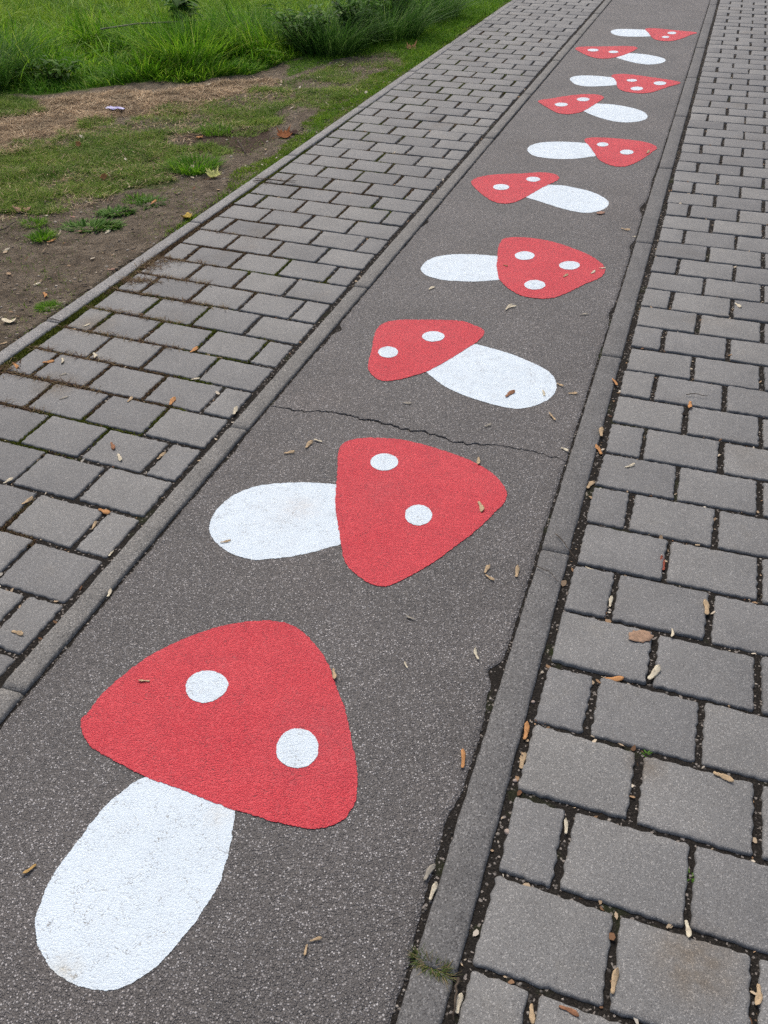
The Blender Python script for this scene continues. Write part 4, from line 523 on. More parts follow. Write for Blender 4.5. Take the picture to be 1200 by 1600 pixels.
A = P[isf]; A = A[RNG.random(len(A)) < .75]
V, F = blades(A, U(len(A), .05, .11), U(len(A), .004, .008), U(len(A), .2, 1.0), U(len(A), 0, 6.28), U(len(A), .1, .8))
obj('field_grass', V, F, M_FIELD, label='shorter pale green field grass behind the tall grass', cat='grass', kind='stuff')
P = scatter(POLY['lawn'], 90000, .06, 4, 7); n = len(P)
hl = U(n, .018, .05) * (.6 + .9 * np.clip((P[:, 1] - 6.2) / 1.6, 0, 1))
V, F = blades(P, hl, U(n, .0028, .0055), U(n, .1, .8), U(n, 0, 6.28), U(n, .1, .7))
obj('lawn_grass', V, F, M_LAWN, label='short bright green lawn strip beside the far edging', cat='grass', kind='stuff')
P = np.concatenate([scatter(POLY['dull'], 300000, .24, 3, 8, lambda x, y: np.clip((fbm(x * 5, y * 5, 14) - .30) * 3.2, .08, 1)), scatter(POLY['dull2'], 60000, .08, 3, 8), scatter(POLY['farbare'], 60000, .1, 3, 8, lambda x, y: np.clip((fbm(x * 6, y * 6, 15) - .40) * 4, .08, 1))]); n = len(P)
V, F = blades(P, U(n, .014, .048), U(n, .0024, .0046), U(n, .3, 1.25), U(n, 0, 6.28), U(n, .1, .6))
obj('worn_grass', V, F, M_DULL, label='worn olive green grass between straw and bare soil', cat='grass', kind='stuff')
P1 = scatter(POLY['straw'], 130000, .10, 3, 2, lambda x, y: np.clip((fbm(x * 4, y * 4, 17) - .22) * 3, .15, 1))
P2 = scatter(POLY['dull'], 16000, .2, 3, 9); P = np.concatenate([P1, P2]); n = len(P); P[:, 2] += U(n, .001, .014)
V, F = blades(P, U(n, .025, .075), U(n, .0018, .0038), U(n, 1.25, 1.6), U(n, 0, 6.28), U(n, -.1, .15))
obj('straw', V, F, M_STRAW, label='band of dry tan straw lying across the lawn', cat='straw', kind='stuff')
P1 = scatter(POLY['mossedge'], 190000, .05, 5, 12, lambda x, y: np.clip((fbm(x * 6, y * 6, 19) - .26) * 3.6 + np.clip((y - 4) * .12, 0, .4), .05, 1)); n = len(P1)
V, F = blades(P1, U(n, .006, .022), U(n, .0022, .0045), U(n, .1, 1.2), U(n, 0, 6.28), U(n, 0, .6))
obj('edging_moss', V, F, M_VIVID, label='bright green moss and fine grass creeping along the edging', cat='moss', kind='stuff')
BARE = [(-5, 2.2), (-2.0, 1.7), (-1.95, 6.5), (-2.6, 6.6), (-3.2, 4.2)]
P = scatter(BARE, 26000, .02, 3, 3); n = len(P)
V, F = blades(P, U(n, .008, .026), U(n, .0015, .003), U(n, .9, 1.6), U(n, 0, 6.28), U(n, -.1, .3)); 
obj('dry_litter', V, F, M_DRYM, label='fine dry plant litter on the bare soil', cat='litter', kind='stuff')
P = scatter(BARE, 110000, .02, 3, 3, lambda x, y: np.clip((fbm(x * 3.4, y * 3.4, 33) - .46) * 5, .02, 1) * np.clip(.35 + (y - 2.3) * .5, .3, 1)); n = len(P)
V, F = blades(P, U(n, .008, .024), U(n, .002, .004), U(n, .2, 1.2), U(n, 0, 6.28), U(n, 0, .6))
obj('sparse_grass', V, F, M_DULL, label='sparse small grass shoots on the bare soil', cat='grass', kind='stuff')
# pebbles: deformed octahedra
OV = np.array([(1, 0, 0), (0, 1, 0), (-1, 0, 0), (0, -1, 0), (0, 0, 1), (0, 0, -1)], float)
OF = np.array([(0, 1, 4), (1, 2, 4), (2, 3, 4), (3, 0, 4), (1, 0, 5), (2, 1, 5), (3, 2, 5), (0, 3, 5)])
IC_V = []; ph = (1 + 5 ** .5) / 2
for a in (-1, 1):
    for b in (-ph, ph): IC_V += [(0, a, b), (a, b, 0), (b, 0, a)]
IC_V = np.array(IC_V) / math.sqrt(1 + ph * ph)
IC_F = []
for i in range(12):
    for j in range(i + 1, 12):
        for k in range(j + 1, 12):
            d = [np.linalg.norm(IC_V[p] - IC_V[q]) for p, q in ((i, j), (j, k), (i, k))]
            if max(d) < 1.06:
                nrm = np.cross(IC_V[j] - IC_V[i], IC_V[k] - IC_V[i])
                IC_F.append((i, j, k) if nrm @ (IC_V[i] + IC_V[j] + IC_V[k]) > 0 else (i, k, j))
IC_F = np.array(IC_F)
def pebbles(P, r, flat=.65):
    n = len(P); a = U(n, 0, 6.28); e = U(n, .65, 1.0)
    B = IC_V[None] * (1 + RNG.normal(0, .13, (n, 12, 1)))
    B = B * np.stack([r, r * e, r * flat], 1)[:, None, :]
    X = B[..., 0] * np.cos(a)[:, None] - B[..., 1] * np.sin(a)[:, None]; Y = B[..., 0] * np.sin(a)[:, None] + B[..., 1] * np.cos(a)[:, None]
    V = np.stack([X, Y, B[..., 2]], -1) + P[:, None, :]
    F = (IC_F[None] + (np.arange(n) * 12)[:, None, None]).reshape(-1, 3)
    return V.reshape(-1, 3), [F]
P = scatter(BARE, 60000, .02, 3, 3, lambda x, y: np.clip((fbm(x * 2.5, y * 2.5, 41) - .3) * 3, .12, 1)); n = len(P); P[:, 2] += .0035
V, F = pebbles(P, .0018 + .0075 * RNG.random(n) ** 4)
obj('soil_crumbs', V, F, M_CLOD, label='small clods and pebbles on the bare soil', cat='soil', kind='stuff')

# ---- fill of the joints: grit, moss, dry litter
def in_stone(side, x, y, mrg=0.0):
    if side == 'R': X0, A, B, Y0, S = X0R, AR, BR, Y0R, SR
    else: X0, A, B, Y0, S = X0L, AL, BL, Y0L, SL
    v = (y - S * (x - X0) - Y0) / B; r = np.floor(v); fy_ = (v - r) * B
    odd = (r % 2 == 0) if side == 'L' else (r % 2 != 0)
    uu = (x - X0) / A + np.where(odd, .5, 0); fx_ = (uu - np.floor(uu)) * A
    inner = (fx_ > mrg) & (fx_ < A - JX - mrg) if side == 'R' else (fx_ > JX + mrg) & (fx_ < A - mrg)
    inside = inner & (fy_ > .003 + mrg) & (fy_ < B - JY + .003 - mrg)
    lim = (x > X0) if side == 'R' else ((x < X0) & (x > X0 - 4 * A + .006))
    return inside & lim
def joint_pts(side, n, x0, x1, y0, y1, mrg=.0015):
    # denser near the viewer
    y = y0 + (y1 - y0) * RNG.random(n) ** 1.8; x = x0 + (x1 - x0) * RNG.random(n)
    k = ~in_stone(side, x, y, -mrg); return x[k], y[k]
# grit
for side, par, x0, x1, n in (('R', pave_r, KR1 + .003, .60, 30000), ('L', pave_l, EDX(2.0) + .02, KL0 - .003, 42000)):
    x, y = joint_pts(side, n, x0, x1, .3, 9.5); n = len(x)
    V, F = pebbles(np.column_stack([x, y, np.full(n, -.0080)]), np.where(y < 3, .0009 + .0035 * RNG.random(n) ** 3, .0018 + .003 * RNG.random(n) ** 2))
    obj('joint_grit', V, F, M_GRAVEL, parent=par, kind='stuff')
x = U(900, 0, 1); y = .3 + 6 * RNG.random(900) ** 1.6
xg = np.where(x < .7, KR0 - right_gap(y) * RNG.random(900), KL1 + left_gap(y) * RNG.random(900))
V, F = pebbles(np.column_stack([xg, y, np.full(900, -.0035)]), .001 + .0025 * RNG.random(900) ** 2)
obj('joint_grit', V, F, M_GRAVEL, parent=path, kind='stuff')
# moss
x, y = joint_pts('L', 1300000, -1.97, KL0 - .002, 1.3, 8.0)
gapm = (x < X0L - 4 * AL + .010) & (x > EDX(y) - .002)
leftness = np.clip((X0L - x) / .8, 0, 1)
mk = np.where(gapm, np.clip((fbm(x * 3, y * 3, 52) - .33) * 4, .05, 1), np.clip((fbm(x * 4.5, y * 4.5, 50) - .56 + .34 * leftness) * 6, 0, 1) * (x < -1.20))
k = (mk > RNG.random(len(x))) & (x > EDX(y) - .003); x, y = x[k], y[k]; n = len(x)
dry = (fbm(x * 4, y * 4, 61) + .16 * (x < -1.45) * (y < 3.6) - .14 * (x < X0L - 4 * AL + .01) + RNG.normal(0, .06, n)) > .50
for nm, msk, mt, lab in (('joint_moss', ~dry, M_MOSS, 'green moss filling joints of the left pavement'), ('dry_joint_moss', dry, M_DRYM, 'brown dry moss and needles in joints of the left pavement')):
    q = np.column_stack([x[msk], y[msk], np.full(msk.sum(), -.0062)]); m_ = len(q)
    V, F = blades(q, U(m_, .004, .0105), U(m_, .0026, .0050), U(m_, .0, 1.0), U(m_, 0, 6.28), U(m_, 0, .5), segs=2)
    obj(nm, V, F, mt, parent=pave_l, kind='stuff')
x, y = joint_pts('R', 60000, KR1 + .002, .5, .5, 9.0)
mk = np.clip((fbm(x * 4, y * 4, 70) - .60) * 5, 0, .8); k = mk > RNG.random(len(x)); x, y = x[k], y[k]; n = len(x)
V, F = blades(np.column_stack([x, y, np.full(n, -.012)]), U(n, .003, .009), U(n, .0015, .0028), U(n, 0, 1.1), U(n, 0, 6.28), U(n, 0, .5))
obj('joint_moss', V, F, M_MOSS, parent=pave_r, kind='stuff')
x, y = joint_pts('R', 14000, KR1 + .002, .5, .4, 5.0); n = len(x)
V, F = blades(np.column_stack([x, y, np.full(n, -.010)]), U(n, .004, .014), U(n, .0008, .002), U(n, 1.0, 1.6), U(n, 0, 6.28), U(n, 0, .2))
obj('joint_litter', V, F, M_DRYM, parent=pave_r, kind='stuff')
# heap of brown needles swept over the left stones by the edging
cx = [(-1.905, 2.87, .030, .030, 620), (-1.865, 2.93, .030, .012, 220), (-1.885, 2.725, .035, .018, 420), (-1.83, 2.735, .03, .010, 160), (-1.90, 3.9, .03, .04, 90), (-1.905, 2.02, .02, .03, 160)]
P = [np.column_stack([RNG.normal(a, sx, n), RNG.normal(b, sy, n), np.zeros(n)]) for a, b, sx, sy, n in cx]
for r_, xa_, xb_, n in ((1, -1.92, -1.62, 200), (2, -1.93, -1.55, 300), (3, -1.93, -1.60, 320), (4, -1.93, -1.45, 360), (5, -1.93, -1.55, 360), (6, -1.93, -1.45, 420), (7, -1.93, -1.60, 360), (8, -1.93, -1.66, 220), (10, -1.93, -1.7, 120)):
    x = U(n, xa_, xb_); P.append(np.column_stack([x, Y0L + r_ * BL + SL * (x - X0L) - .004 + RNG.normal(0, .006, n), np.zeros(n)]))
P = np.concatenate(P)
P = P[(P[:, 0] > EDX(P[:, 1]) - .02) & (RNG.random(len(P)) < .62)]; n = len(P); P[:, 2] = U(n, -.003, .005)
V, F = blades(P, U(n, .012, .036), U(n, .0014, .0026), U(n, 1.25, 1.6), U(n, 0, 6.28), U(n, -.1, .2), segs=2)
obj('needle_litter', V, F, M_DRYM, label='brown needle litter gathered on the left stones by the edging', cat='litter', kind='stuff')

# ---- tufts and weeds
def tuft(name, label, x, y, z, n, hgt, rad, wid, mat, cat='grass tuft', lean=(.1, .9), ell=(1, 1, 0)):
    a = U(n, 0, 6.28); rr = rad * np.sqrt(RNG.random(n)); dx = rr * np.cos(a) * ell[0]; dy = rr * np.sin(a) * ell[1]
    c, s = math.cos(ell[2]), math.sin(ell[2])
    P = np.column_stack([dx * c - dy * s, dx * s + dy * c, np.zeros(n)])
    V, F = blades(P, U(n, .45, 1) * hgt, U(n, .6, 1) * wid, U(n, *lean), a + RNG.normal(0, .5, n), U(n, .1, .8), segs=3)
    return obj(name, V, F, mat, loc=(x, y, z), label=label, cat=cat)
t_ = TUFTS; zg = lambda p: float(gh(np.array(p[0]), np.array(p[1]))) - .003
tuft('weed_rosette', 'larger bright green weed clump on the bare soil', *t_[0], zg(t_[0]), 420, .050, .085, .012, M_WEED, 'weed', (.5, 1.3), (1.3, .6, .5))
tuft('weed_rosette', 'smaller bright green weed clump right behind the larger one', *t_[1], zg(t_[1]), 260, .040, .055, .010, M_WEED, 'weed', (.4, 1.2), (1.3, .7, .5))
tuft('grass_tuft', 'fine grass tuft on soil below and left of the weed clumps', *t_[2], zg(t_[2]), 300, .045, .045, .004, M_TALL)
tuft('grass_tuft', 'low grass tuft at the left end of the weed clumps', *t_[3], zg(t_[3]), 240, .035, .05, .004, M_LAWN)
tuft('moss_cushion', 'small bright moss cushion on soil near the edging corner', *t_[4], zg(t_[4]), 500, .022, .04, .003, M_LAWN, 'moss')
tuft('grass_tuft', 'small leafy tuft on soil left of the yellow leaf', *t_[5], zg(t_[5]), 220, .035, .06, .006, M_WEED, 'weed', (.6, 1.3))
tuft('grass_tuft', 'small leafy tuft at the lower border of the worn grass', *t_[6], zg(t_[6]), 200, .035, .06, .005, M_LAWN)
tuft('grass_tuft', 'dark green taller tuft at the right end of the worn grass', *t_[7], zg(t_[7]), 700, .085, .11, .005, M_TALL)
tuft('grass_tuft', 'green tuft on the dark bare patch border', *t_[8], zg(t_[8]), 300, .05, .09, .005, M_LAWN)
tuft('grass_tuft', 'short grass tuft growing in the joint of the right kerb', -.158, .651, -.003, 330, .018, .023, .0014, mat_island('tuft_mix', [(0, (.05, .085, .02)), (.45, (.10, .15, .035)), (.6, (.22, .18, .09)), (1, (.34, .27, .16))], .3), 'grass tuft', (.4, 1.4), (1.35, .30, -.25))
tuft('sprout', 'green sprout in a joint at the lower right', .190, .918, -.008, 14, .012, .006, .006, M_WEED, 'weed', (.5, 1.2))
tuft('sprout', 'green sprout in a cross joint above the brown stain', .103, 1.139, -.008, 12, .010, .005, .005, M_WEED, 'weed', (.5, 1.2))

# ---- shrubs and docks in the tall grass (> stem, foliage)
def tube(pts, r0, r1, k=6):
    p = np.array(pts, float); n = len(p); V = []
    for i in range(n):
        t = p[min(i + 1, n - 1)] - p[max(i - 1, 0)]; t /= np.linalg.norm(t) + 1e-9
        a = np.cross(t, (0, 0, 1.0) if abs(t[2]) < .9 else (1.0, 0, 0)); a /= np.linalg.norm(a); b = np.cross(t, a)
        r = r0 + (r1 - r0) * i / max(1, n - 1)
        for q in range(k): V.append(p[i] + r * (a * math.cos(6.2832 * q / k) + b * math.sin(6.2832 * q / k)))
    F = []
    for i in range(n - 1):
        for q in range(k): F.append((i * k + q, i * k + (q + 1) % k, (i + 1) * k + (q + 1) % k, (i + 1) * k + q))
    return np.array(V), [np.array(F), np.array([list(range(k))[::-1]]), np.array([[(n - 1) * k + q for q in range(k)]])]
def leaves(P, L, W_, az, el):
    """folded pointed leaves"""
    n = len(P); d = np.stack([np.cos(az) * np.cos(el), np.sin(az) * np.cos(el), np.sin(el)], 1)
    s = np.stack([-np.sin(az), np.cos(az), np.zeros(n)], 1); u = np.cross(d, s)
    tpl = [(0, 0, 0), (.35, .5, .10), (.75, .34, .02), (1, 0, -.14), (.75, -.34, .02), (.35, -.5, .10), (.5, 0, -.02)]
    V = np.stack([P + d * (L * a)[:, None] + s * (W_ * b)[:, None] + u * (L * c)[:, None] for a, b, c in tpl], 1)
    b0 = np.arange(n) * 7
    F = np.concatenate([np.stack([b0 + a, b0 + b, b0 + c], 1) for a, b, c in ((0, 1, 6), (1, 2, 6), (2, 3, 6), (3, 4, 6), (4, 5, 6), (5, 0, 6))])
    return V.reshape(-1, 3), [F]
def shrub(name, label, x, y, hgt, rad, nst, nlf, L, mat, cat):
    z = zg((x, y)); e = bpy.data.objects.new(name, None); e.location = (x, y, z); put(e, label=label, cat=cat)
    LP = []; LA = []
    for k in range(nst):
        a = RNG.uniform(0, 6.28); r = rad * math.sqrt(RNG.random()); b = rad * .3 * RNG.random()
        t = np.linspace(0, 1, 7)[:, None]
        tip = np.array([r * math.cos(a), r * math.sin(a), hgt * RNG.uniform(.6, 1)])
        base = np.array([b * math.cos(a), b * math.sin(a), -.01])
        p = base + (tip - base) * np.column_stack([t ** 1.6, t ** 1.6, 1 - (1 - t) ** 1.35])
        V, F = tube(p, .0045, .0016, 5); obj('stem', V, F, M_STEM, parent=e)
        tt = RNG.random(nlf // nst) ** .75 * 6; i0 = np.minimum(tt.astype(int), 5); f = (tt - i0)[:, None]
        LP.append(p[i0] * (1 - f) + p[i0 + 1] * f + RNG.normal(0, .02, (len(tt), 3)))
    LP = np.concatenate(LP); n = len(LP); l = U(n, .55, 1.1) * L
    V, F = leaves(LP, l, l * U(n, .35, .6), U(n, 0, 6.28), U(n, -.5, .6)); obj('foliage', V, F, mat, parent=e, kind='stuff')
    return e
shrub('nettle_bush', 'dark leafy bush at the right end of the tall grass, nearest the bare patch', -2.86, 6.72, .29, .26, 14, 360, .065, M_DARKLEAF, 'bush')
shrub('nettle_bush', 'dark leafy bush in the middle of the row behind the lawn strip', -2.62, 7.15, .36, .28, 16, 460, .06, M_DARKLEAF, 'bush')
shrub('nettle_bush', 'dark leafy bush farthest up along the path', -2.62, 7.95, .40, .32, 16, 460, .06, M_DARKLEAF, 'bush')
shrub('dock_plant', 'broad leaved green dock at the left front of the tall grass', -3.98, 5.30, .16, .16, 8, 110, .075, M_WEED, 'weed')
shrub('dock_plant', 'broad leaved grey green dock beside the fallen branch', -4.0, 7.05, .30, .22, 9, 120, .12, M_DARKLEAF, 'weed')
# overhanging long dark blades between the bushes
for k, (x, y, lab) in enumerate(((-2.72, 6.85, 'arching clump of long dark grass before the dark bushes'), (-2.5, 7.5, 'arching clump of long dark grass at the lawn strip'), (-2.42, 8.3, 'far clump of long dark grass near the path'), (-4.45, 5.15, 'dark clump of long grass at the left picture edge'), (-3.5, 6.15, 'arching grass clump in front of the fallen branch'))):
    tuft('long_grass_clump', lab, x, y, zg((x, y)), 900, .42, .26, .007, M_DARKLEAF if k != 4 else M_TALL, 'grass tuft', (.1, .75))
br = [(-4.299, 6.644, .15), (-4.12, 6.86, .16), (-3.84, 7.10, .15), (-3.70, 7.40, .13)]
V, F = tube([(a - .0, b - .28, c) for a, b, c in br], .006, .004, 7)
mb = Mat('bark_pale'); obj('fallen_branch', V, F, mb.fin(mb.ramp(mb.noise(60, 4), [(.3, (.16, .13, .09)), (.7, (.36, .33, .25))]), .9), True, label='thin pale branch lying on top of the tall grass', cat='branch')

# ---- fallen seeds, leaves, scraps
LC = dict(tan=(.56, .42, .26), ochre=(.52, .34, .13), cream=(.74, .66, .50), orange=(.60, .31, .13), brown=(.36, .18, .10), grey=(.38, .35, .29), red=(.36, .10, .065),
          leaf=(.40, .265, .18), pink=(.42, .255, .185), yellow=(.55, .40, .09), lime=(.55, .56, .20), rust=(.30, .105, .035), dark=(.060, .030, .022))
LM = {}
def lmat(c):
    if c not in LM:
        m = Mat('dry_' + c); b = LC[c]
        col = m.ramp(m.noise(130, 4, .7), [(.28, tuple(q * .58 for q in b)), (.5, b), (.75, tuple(min(.85, q * 1.25) for q in b))])
        m.bump(m.noise(300, 3), .6, .001); LM[c] = m.leafy(col, .22, .7)
    return LM[c]
def shell(top, F, th):
    n = len(top); V = np.concatenate([top, top - np.array([0, 0, th])])
    edges = {}
    for f in F:
        for a, b in zip(f, list(f[1:]) + [f[0]]): edges[(a, b)] = 1
    side = [(b, a, a + n, b + n) for (a, b) in edges if (b, a) not in edges]
    return V, [np.array(F), np.array([tuple(q + n for q in f[::-1]) for f in F]), np.array(side)]
def seed_top(L, bend, curl):
    """nut at the origin, wing along +x"""
    fl = RNG.random() < .45                      # a bare wing or flake without its nut
    rows = [(-.06, .05), (.0, .085), (.08, .095), (.18, .095), (.30, .115), (.42, .14), (.55, .165), (.68, .178), (.80, .165), (.91, .115), (1.0, .03)]
    wk = RNG.uniform(.8, 1.25); V = []
    for t, w_ in rows:
        bulge = 0 if fl else .055 * math.exp(-((t - .03) / .07) ** 2)
        cy = bend * t * t; w2 = w_ * wk * (1 + RNG.normal(0, .07))
        for s_ in (-1, -.4, .4, 1):
            asym = 1.0 if s_ > 0 else (.62 if t > .25 else .9)
            z = bulge * (1 - s_ * s_) + curl * max(0, t - .2) ** 2 + (.05 * s_ if t > .3 else 0) + RNG.normal(0, .012)
            V.append((t * L, (cy + w2 * s_ * asym) * L, (z + .02) * L))
    F = [(i * 4 + q, (i + 1) * 4 + q, (i + 1) * 4 + q + 1, i * 4 + q + 1) for i in range(len(rows) - 1) for q in range(3)]
    return np.array(V), F
def fan_top(outline_, curl, nse):
    """leaf from an outline: rings towards the centre, curled"""
    o = np.array(outline_); n = len(o); V = []
    for s_ in (1, .66, .33): V.append(o * s_)
    V = np.concatenate(V + [np.zeros((1, 2))]); R_ = np.abs(o).max()
    z = curl * (V[:, 0] ** 2 * .8 + V[:, 1] ** 2 * .6) / R_ + nse * (fbm(V[:, 0] / R_ * 2 + 5, V[:, 1] / R_ * 2, R_ * 99, 3) - .4) * R_
    F = []
    for k in range(2):
        for i in range(n): j = (i + 1) % n; F.append((k * n + i, k * n + j, (k + 1) * n + j, (k + 1) * n + i))
    T = [(2 * n + i, 2 * n + (i + 1) % n, 3 * n, 3 * n) for i in range(n)]
    return np.column_stack([V, z]), F, [(a, b, c) for a, b, c, _ in T]
def shell2(top, F, T, th):
    n = len(top); V = np.concatenate([top, top - np.array([0, 0, th])]); nb = int((n - 1) / 3)
    side = [((i + 1) % nb, i, i + n, (i + 1) % nb + n) for i in range(nb)]
    return V, [np.array(F + [tuple(q + n for q in f[::-1]) for f in F] + side), np.array(T + [tuple(q + n for q in f[::-1]) for f in T])]
def surf_z(x, y):
    if x < EDX(y) - EDW: return zg((x, y)) + .006
    if x < EDX(y): return .0055
    if in_stone('L', np.array(x), np.array(y)) or in_stone('R', np.array(x), np.array(y)): return .0022
    if KL0 - .002 < x < KL1: return .0085
    if KL1 <= x < KR0 - .004: return .0035
    if KR0 - .004 <= x < KR1: return .0035
    return -.003
for kind, colr, a, b, lab in LITTER:
    a = np.array(a); b = np.array(b); d = b - a; L = float(np.hypot(*d)); ang = math.atan2(d[1], d[0]); mid = (a + b) / 2
    z = max(surf_z(*a), surf_z(*mid), surf_z(*b))
    soil = mid[0] < EDX(mid[1]) - EDW
    if kind in ('seed', 'pair'):
        L = min(max(L * .92, .013), .042)
        if kind == 'seed':
            top, F = seed_top(L, RNG.uniform(-.24, .24), RNG.uniform(-.02, .20)); V, F = shell(top, F, .0004)
            V[:, 0] -= .45 * L
            o = obj('maple_seed', V, F, lmat(colr), True, loc=(mid[0], mid[1], z), label=lab, cat='seed', group='fallen maple seeds and scraps')
            o.rotation_euler = (0, 0, ang)
        else:
            l2 = L * .62; e = bpy.data.objects.new('maple_seed_pair', None); e.location = (mid[0], mid[1], z); e.rotation_euler = (0, 0, ang)
            put(e, label=lab, cat='seed', group='fallen maple seeds and scraps')
            for s_ in (1, -1):
                top, F = seed_top(l2, .1 * s_, .12); V, F = shell(top, F, .0006)
                w_ = obj('wing', V, F, lmat(colr), True, parent=e, loc=(.004 * s_, .002, 0)); w_.rotation_euler = (0, 0, .45 if s_ > 0 else math.pi - .55)
    elif kind == 'leafbit':
        L = .034 if ('upright' in lab or 'standing' in lab) else min(max(L, .02), .07); n = 22; t = np.linspace(0, 2 * math.pi, n, endpoint=False)
        rr = L * .5 * (1 + .35 * (vnoise(np.cos(t) * 1.6 + L * 900, np.sin(t) * 1.6, 3) - .5) + .10 * RNG.normal(0, 1, n))
        o2 = np.column_stack([rr * np.cos(t), rr * np.sin(t) * .72])
        top, F, T = fan_top(o2, RNG.uniform(.35, .9) if soil else .16, .30 if soil else .12); V, F = shell2(top, F, T, .0006); V[:, 2] -= V[:, 2].min()
        o = obj('leaf_scrap', V, F, lmat(colr), True, loc=(mid[0], mid[1], z - .001), label=lab, cat='leaf', group='fallen leaves and leaf scraps')
        up = 'upright' in lab or 'standing' in lab
        o.rotation_euler = (1.1 if up else RNG.uniform(-.1, .1), RNG.uniform(-.1, .1), .35 if up else ang)
        if up: o.location.z += .02
    else:
        L = min(max(L, .04), .11)
        lob = [(0, .10), (.12, .35), (.30, .42), (.18, .62), (.42, .78), (.40, .98), (.66, .92), (.80, 1.15), (1.0, 1.45)]
        half = [(.0, -.30), (.10, -.26), (.32, -.42), (.40, -.22), (.62, -.20), (.50, -.02), (.86, .18), (.58, .22), (.62, .42), (.34, .34), (.30, .55), (.16, .52), (.0, .95)]
        ol = half + [(-x_, y_) for x_, y_ in half[-2:0:-1]]
        o2 = np.array(ol)[:, ::-1] * np.array([.62, .58]) * L * (1 + RNG.normal(0, .03, (len(ol), 1)))
        top, F, T = fan_top(o2, .9, .35); V, F = shell2(top, F, T, .0007); V[:, 2] -= V[:, 2].min()
        e = bpy.data.objects.new('maple_leaf', None); e.location = (mid[0], mid[1], z); e.rotation_euler = (.15, -.1, ang)
        put(e, label=lab, cat='leaf', group='fallen leaves and leaf scraps')
        obj('leaf_blade', V, F, lmat(colr), True, parent=e)
        V, F = tube([(-.12 * L, 0, .004), (-.4 * L, .03 * L, .006), (-.7 * L, .12 * L, .012)], .0011, .0013, 5); obj('leaf_stalk', V, F, lmat('brown'), True, parent=e)
mtw = Mat('twig_bark'); M_TWIG = mtw.fin(mtw.ramp(mtw.noise(120, 3), [(.3, (.035, .026, .02)), (.7, (.12, .095, .07))]), .9)
for pts, r, lab in TWIGS:
    p = np.array(pts); zz = max(surf_z(*q) for q in p)
    t = np.linspace(0, 1, 9); P = np.column_stack([np.interp(t, np.linspace(0, 1, len(p)), p[:, 0]), np.interp(t, np.linspace(0, 1, len(p)), p[:, 1])])
    P += RNG.normal(0, .0012, P.shape); P = np.column_stack([P, zz + r + .002 + .003 * np.sin(t * 3.1)])
    c = P.mean(0); V, F = tube(P - c, r, r * .6, 6); obj('twig', V, F, M_TWIG, True, loc=tuple(c), label=lab, cat='twig', group='small fallen twigs')
# spiky dry conifer sprig lying over the edging
e = bpy.data.objects.new('dry_sprig', None); e.location = (-1.90, 3.92, .011); put(e, label='dry spiky sprig lying across the edging joint by the left stones', cat='twig')
V, F = tube([(-.05, -.01, .002), (0, 0, .004), (.08, -.005, .004), (.15, .015, .003)], .0016, .001, 5); obj('stalk', V, F, M_TWIG, parent=e)
n = 60; P = np.column_stack([U(n, -.05, .15), U(n, -.006, .012), U(n, .002, .006)])
V, F = blades(P, U(n, .02, .05), U(n, .001, .002), U(n, 1.1, 1.55), U(n, 0, 6.28), U(n, 0, .2)); obj('needles', V, F, M_DRYM, parent=e, kind='stuff')
# lilac paper scrap on the straw
g = 11; a = np.linspace(-1, 1, g); AX, AY = np.meshgrid(a, a)
V = np.column_stack([(AX * .055).ravel(), (AY * .025 + .01 * np.sin(AX * 4)).ravel(), (.022 * fbm(AX * 2.2 + 3, AY * 2.2, 77, 3)).ravel()])
i = (np.arange(g - 1)[:, None] * g + np.arange(g - 1)).ravel(); ml = Mat('lilac_paper')
px_, py_ = -3.264, 4.84
V2, F2 = shell(V, [tuple(q) for q in np.stack([i, i + 1, i + g + 1, i + g], 1)], .0008)
obj('paper_scrap', V2, F2, ml.fin(ml.ramp(ml.noise(55, 3), [(.40, (.22, .18, .50)), (.56, (.62, .60, .80))]), .5), True, loc=(px_, py_, zg((px_, py_)) + .012), label='crumpled lilac and white scrap on the straw', cat='scrap')
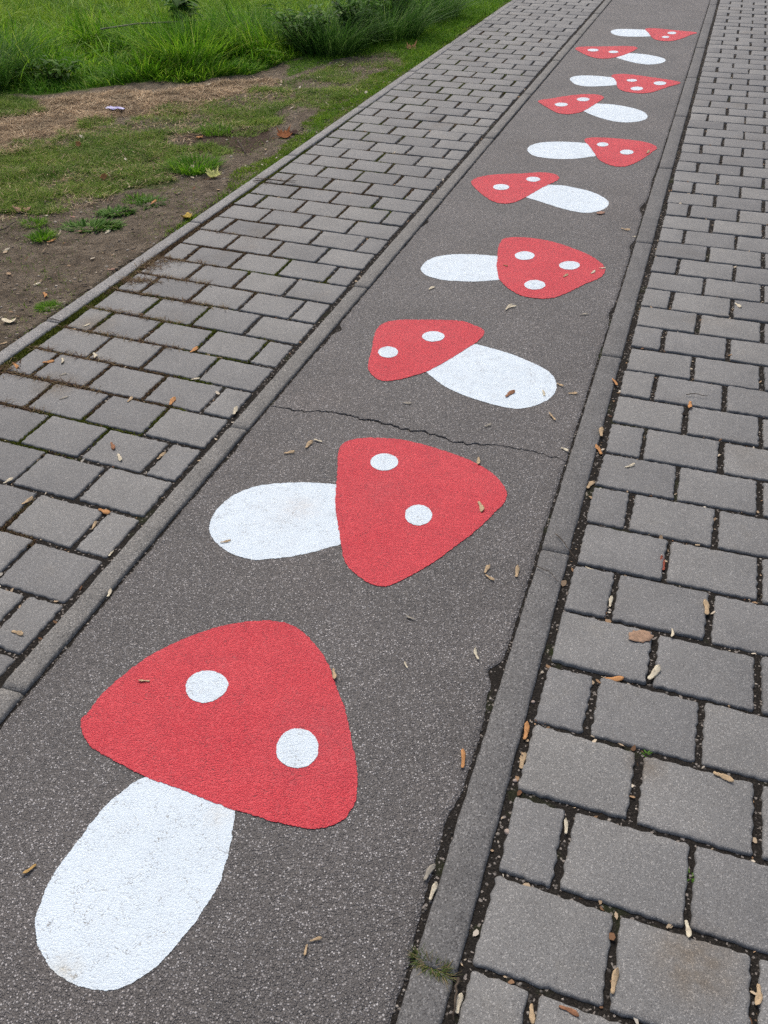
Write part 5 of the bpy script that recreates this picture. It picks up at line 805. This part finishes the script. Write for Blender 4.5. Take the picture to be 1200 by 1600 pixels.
# larger single stones wedged in the joints
mg = Mat('river_pebble'); M_PEB = mg.fin(mg.ramp(mg.noise(90, 3), [(.3, (.24, .19, .16)), (.7, (.46, .38, .32))]), .6)
for x, y, r, lab in ((.120 - .22, 0.906, .009, 'pinkish pebble in the joint corner by the right kerb, near the bottom'), (.143, .742, .010, 'grey pebble wedged in a joint at the bottom right'), (-.115, 1.196, .006, 'dark bluish pebble in the kerb joint above the orange seed'), (.038, .966, .006, 'pale pebble in the joint right of a short stone'), (-.110, 1.010, .006, 'tan pebble in the right kerb joint')):
    o = bpy.data.objects.new('pebble', mesh_np('pebble', pebbles(np.zeros((1, 3)), np.array([r]))[0], [IC_F], M_PEB, True)); o.location = (x, y, -.006)
    md = o.modifiers.new('round', 'SUBSURF'); md.levels = 1; md.render_levels = 2
    put(o, label=lab, cat='pebble', group='pebbles in the paving joints')

# ---- crumbs of dead leaves and seed wings: on the soil, in the joints
def flakes(P, r):
    n = len(P); k = 6; a = np.linspace(0, 2 * math.pi, k, endpoint=False)[None] + U(n, 0, 6.28)[:, None]
    rr = r[:, None] * (1 + RNG.normal(0, .22, (n, k))); az = U(n, 0, 6.28)[:, None]; e = U(n, .3, .75)[:, None]
    X, Y = rr * np.cos(a), rr * np.sin(a) * e; tx = RNG.normal(0, .35, (n, 1)); ty = RNG.normal(0, .35, (n, 1))
    Zz = X * tx + Y * ty; Zz = Zz - Zz.min(1, keepdims=True)
    V = np.stack([X * np.cos(az) - Y * np.sin(az), X * np.sin(az) + Y * np.cos(az), Zz], -1) + P[:, None]
    return V.reshape(-1, 3), [np.arange(n * k).reshape(n, k)]
M_FLAKE = mat_island('leaf_crumb', [(0, (.16, .075, .04)), (.35, (.40, .26, .15)), (.7, (.60, .48, .33)), (1, (.78, .72, .60))], .2, .7)
P = np.concatenate([scatter(BARE, 1100, .02, 3, 3), scatter(POLY['dull'], 260, .1, 3, 3), scatter(POLY['farbare'], 160, .1, 3, 3)]); n = len(P); P[:, 2] += .008
V, F = flakes(P, .003 + .010 * RNG.random(n) ** 2.2)
obj('leaf_crumbs', V, F, M_FLAKE, label='small pale crumbs of dead leaves strewn over the soil', cat='litter', kind='stuff')
for side, par, x0, x1, m_ in (('R', pave_r, KR1 + .003, .45, 2600), ('L', pave_l, -1.92, KL0 - .003, 3000)):
    x, y = joint_pts(side, m_, x0, x1, .4, 7.5, -.002); n = len(x)
    V, F = flakes(np.column_stack([x, y, np.full(n, -.0050)]), .0022 + .0055 * RNG.random(n) ** 2)
    obj('joint_leaf_crumbs', V, F, M_FLAKE, parent=par, kind='stuff')
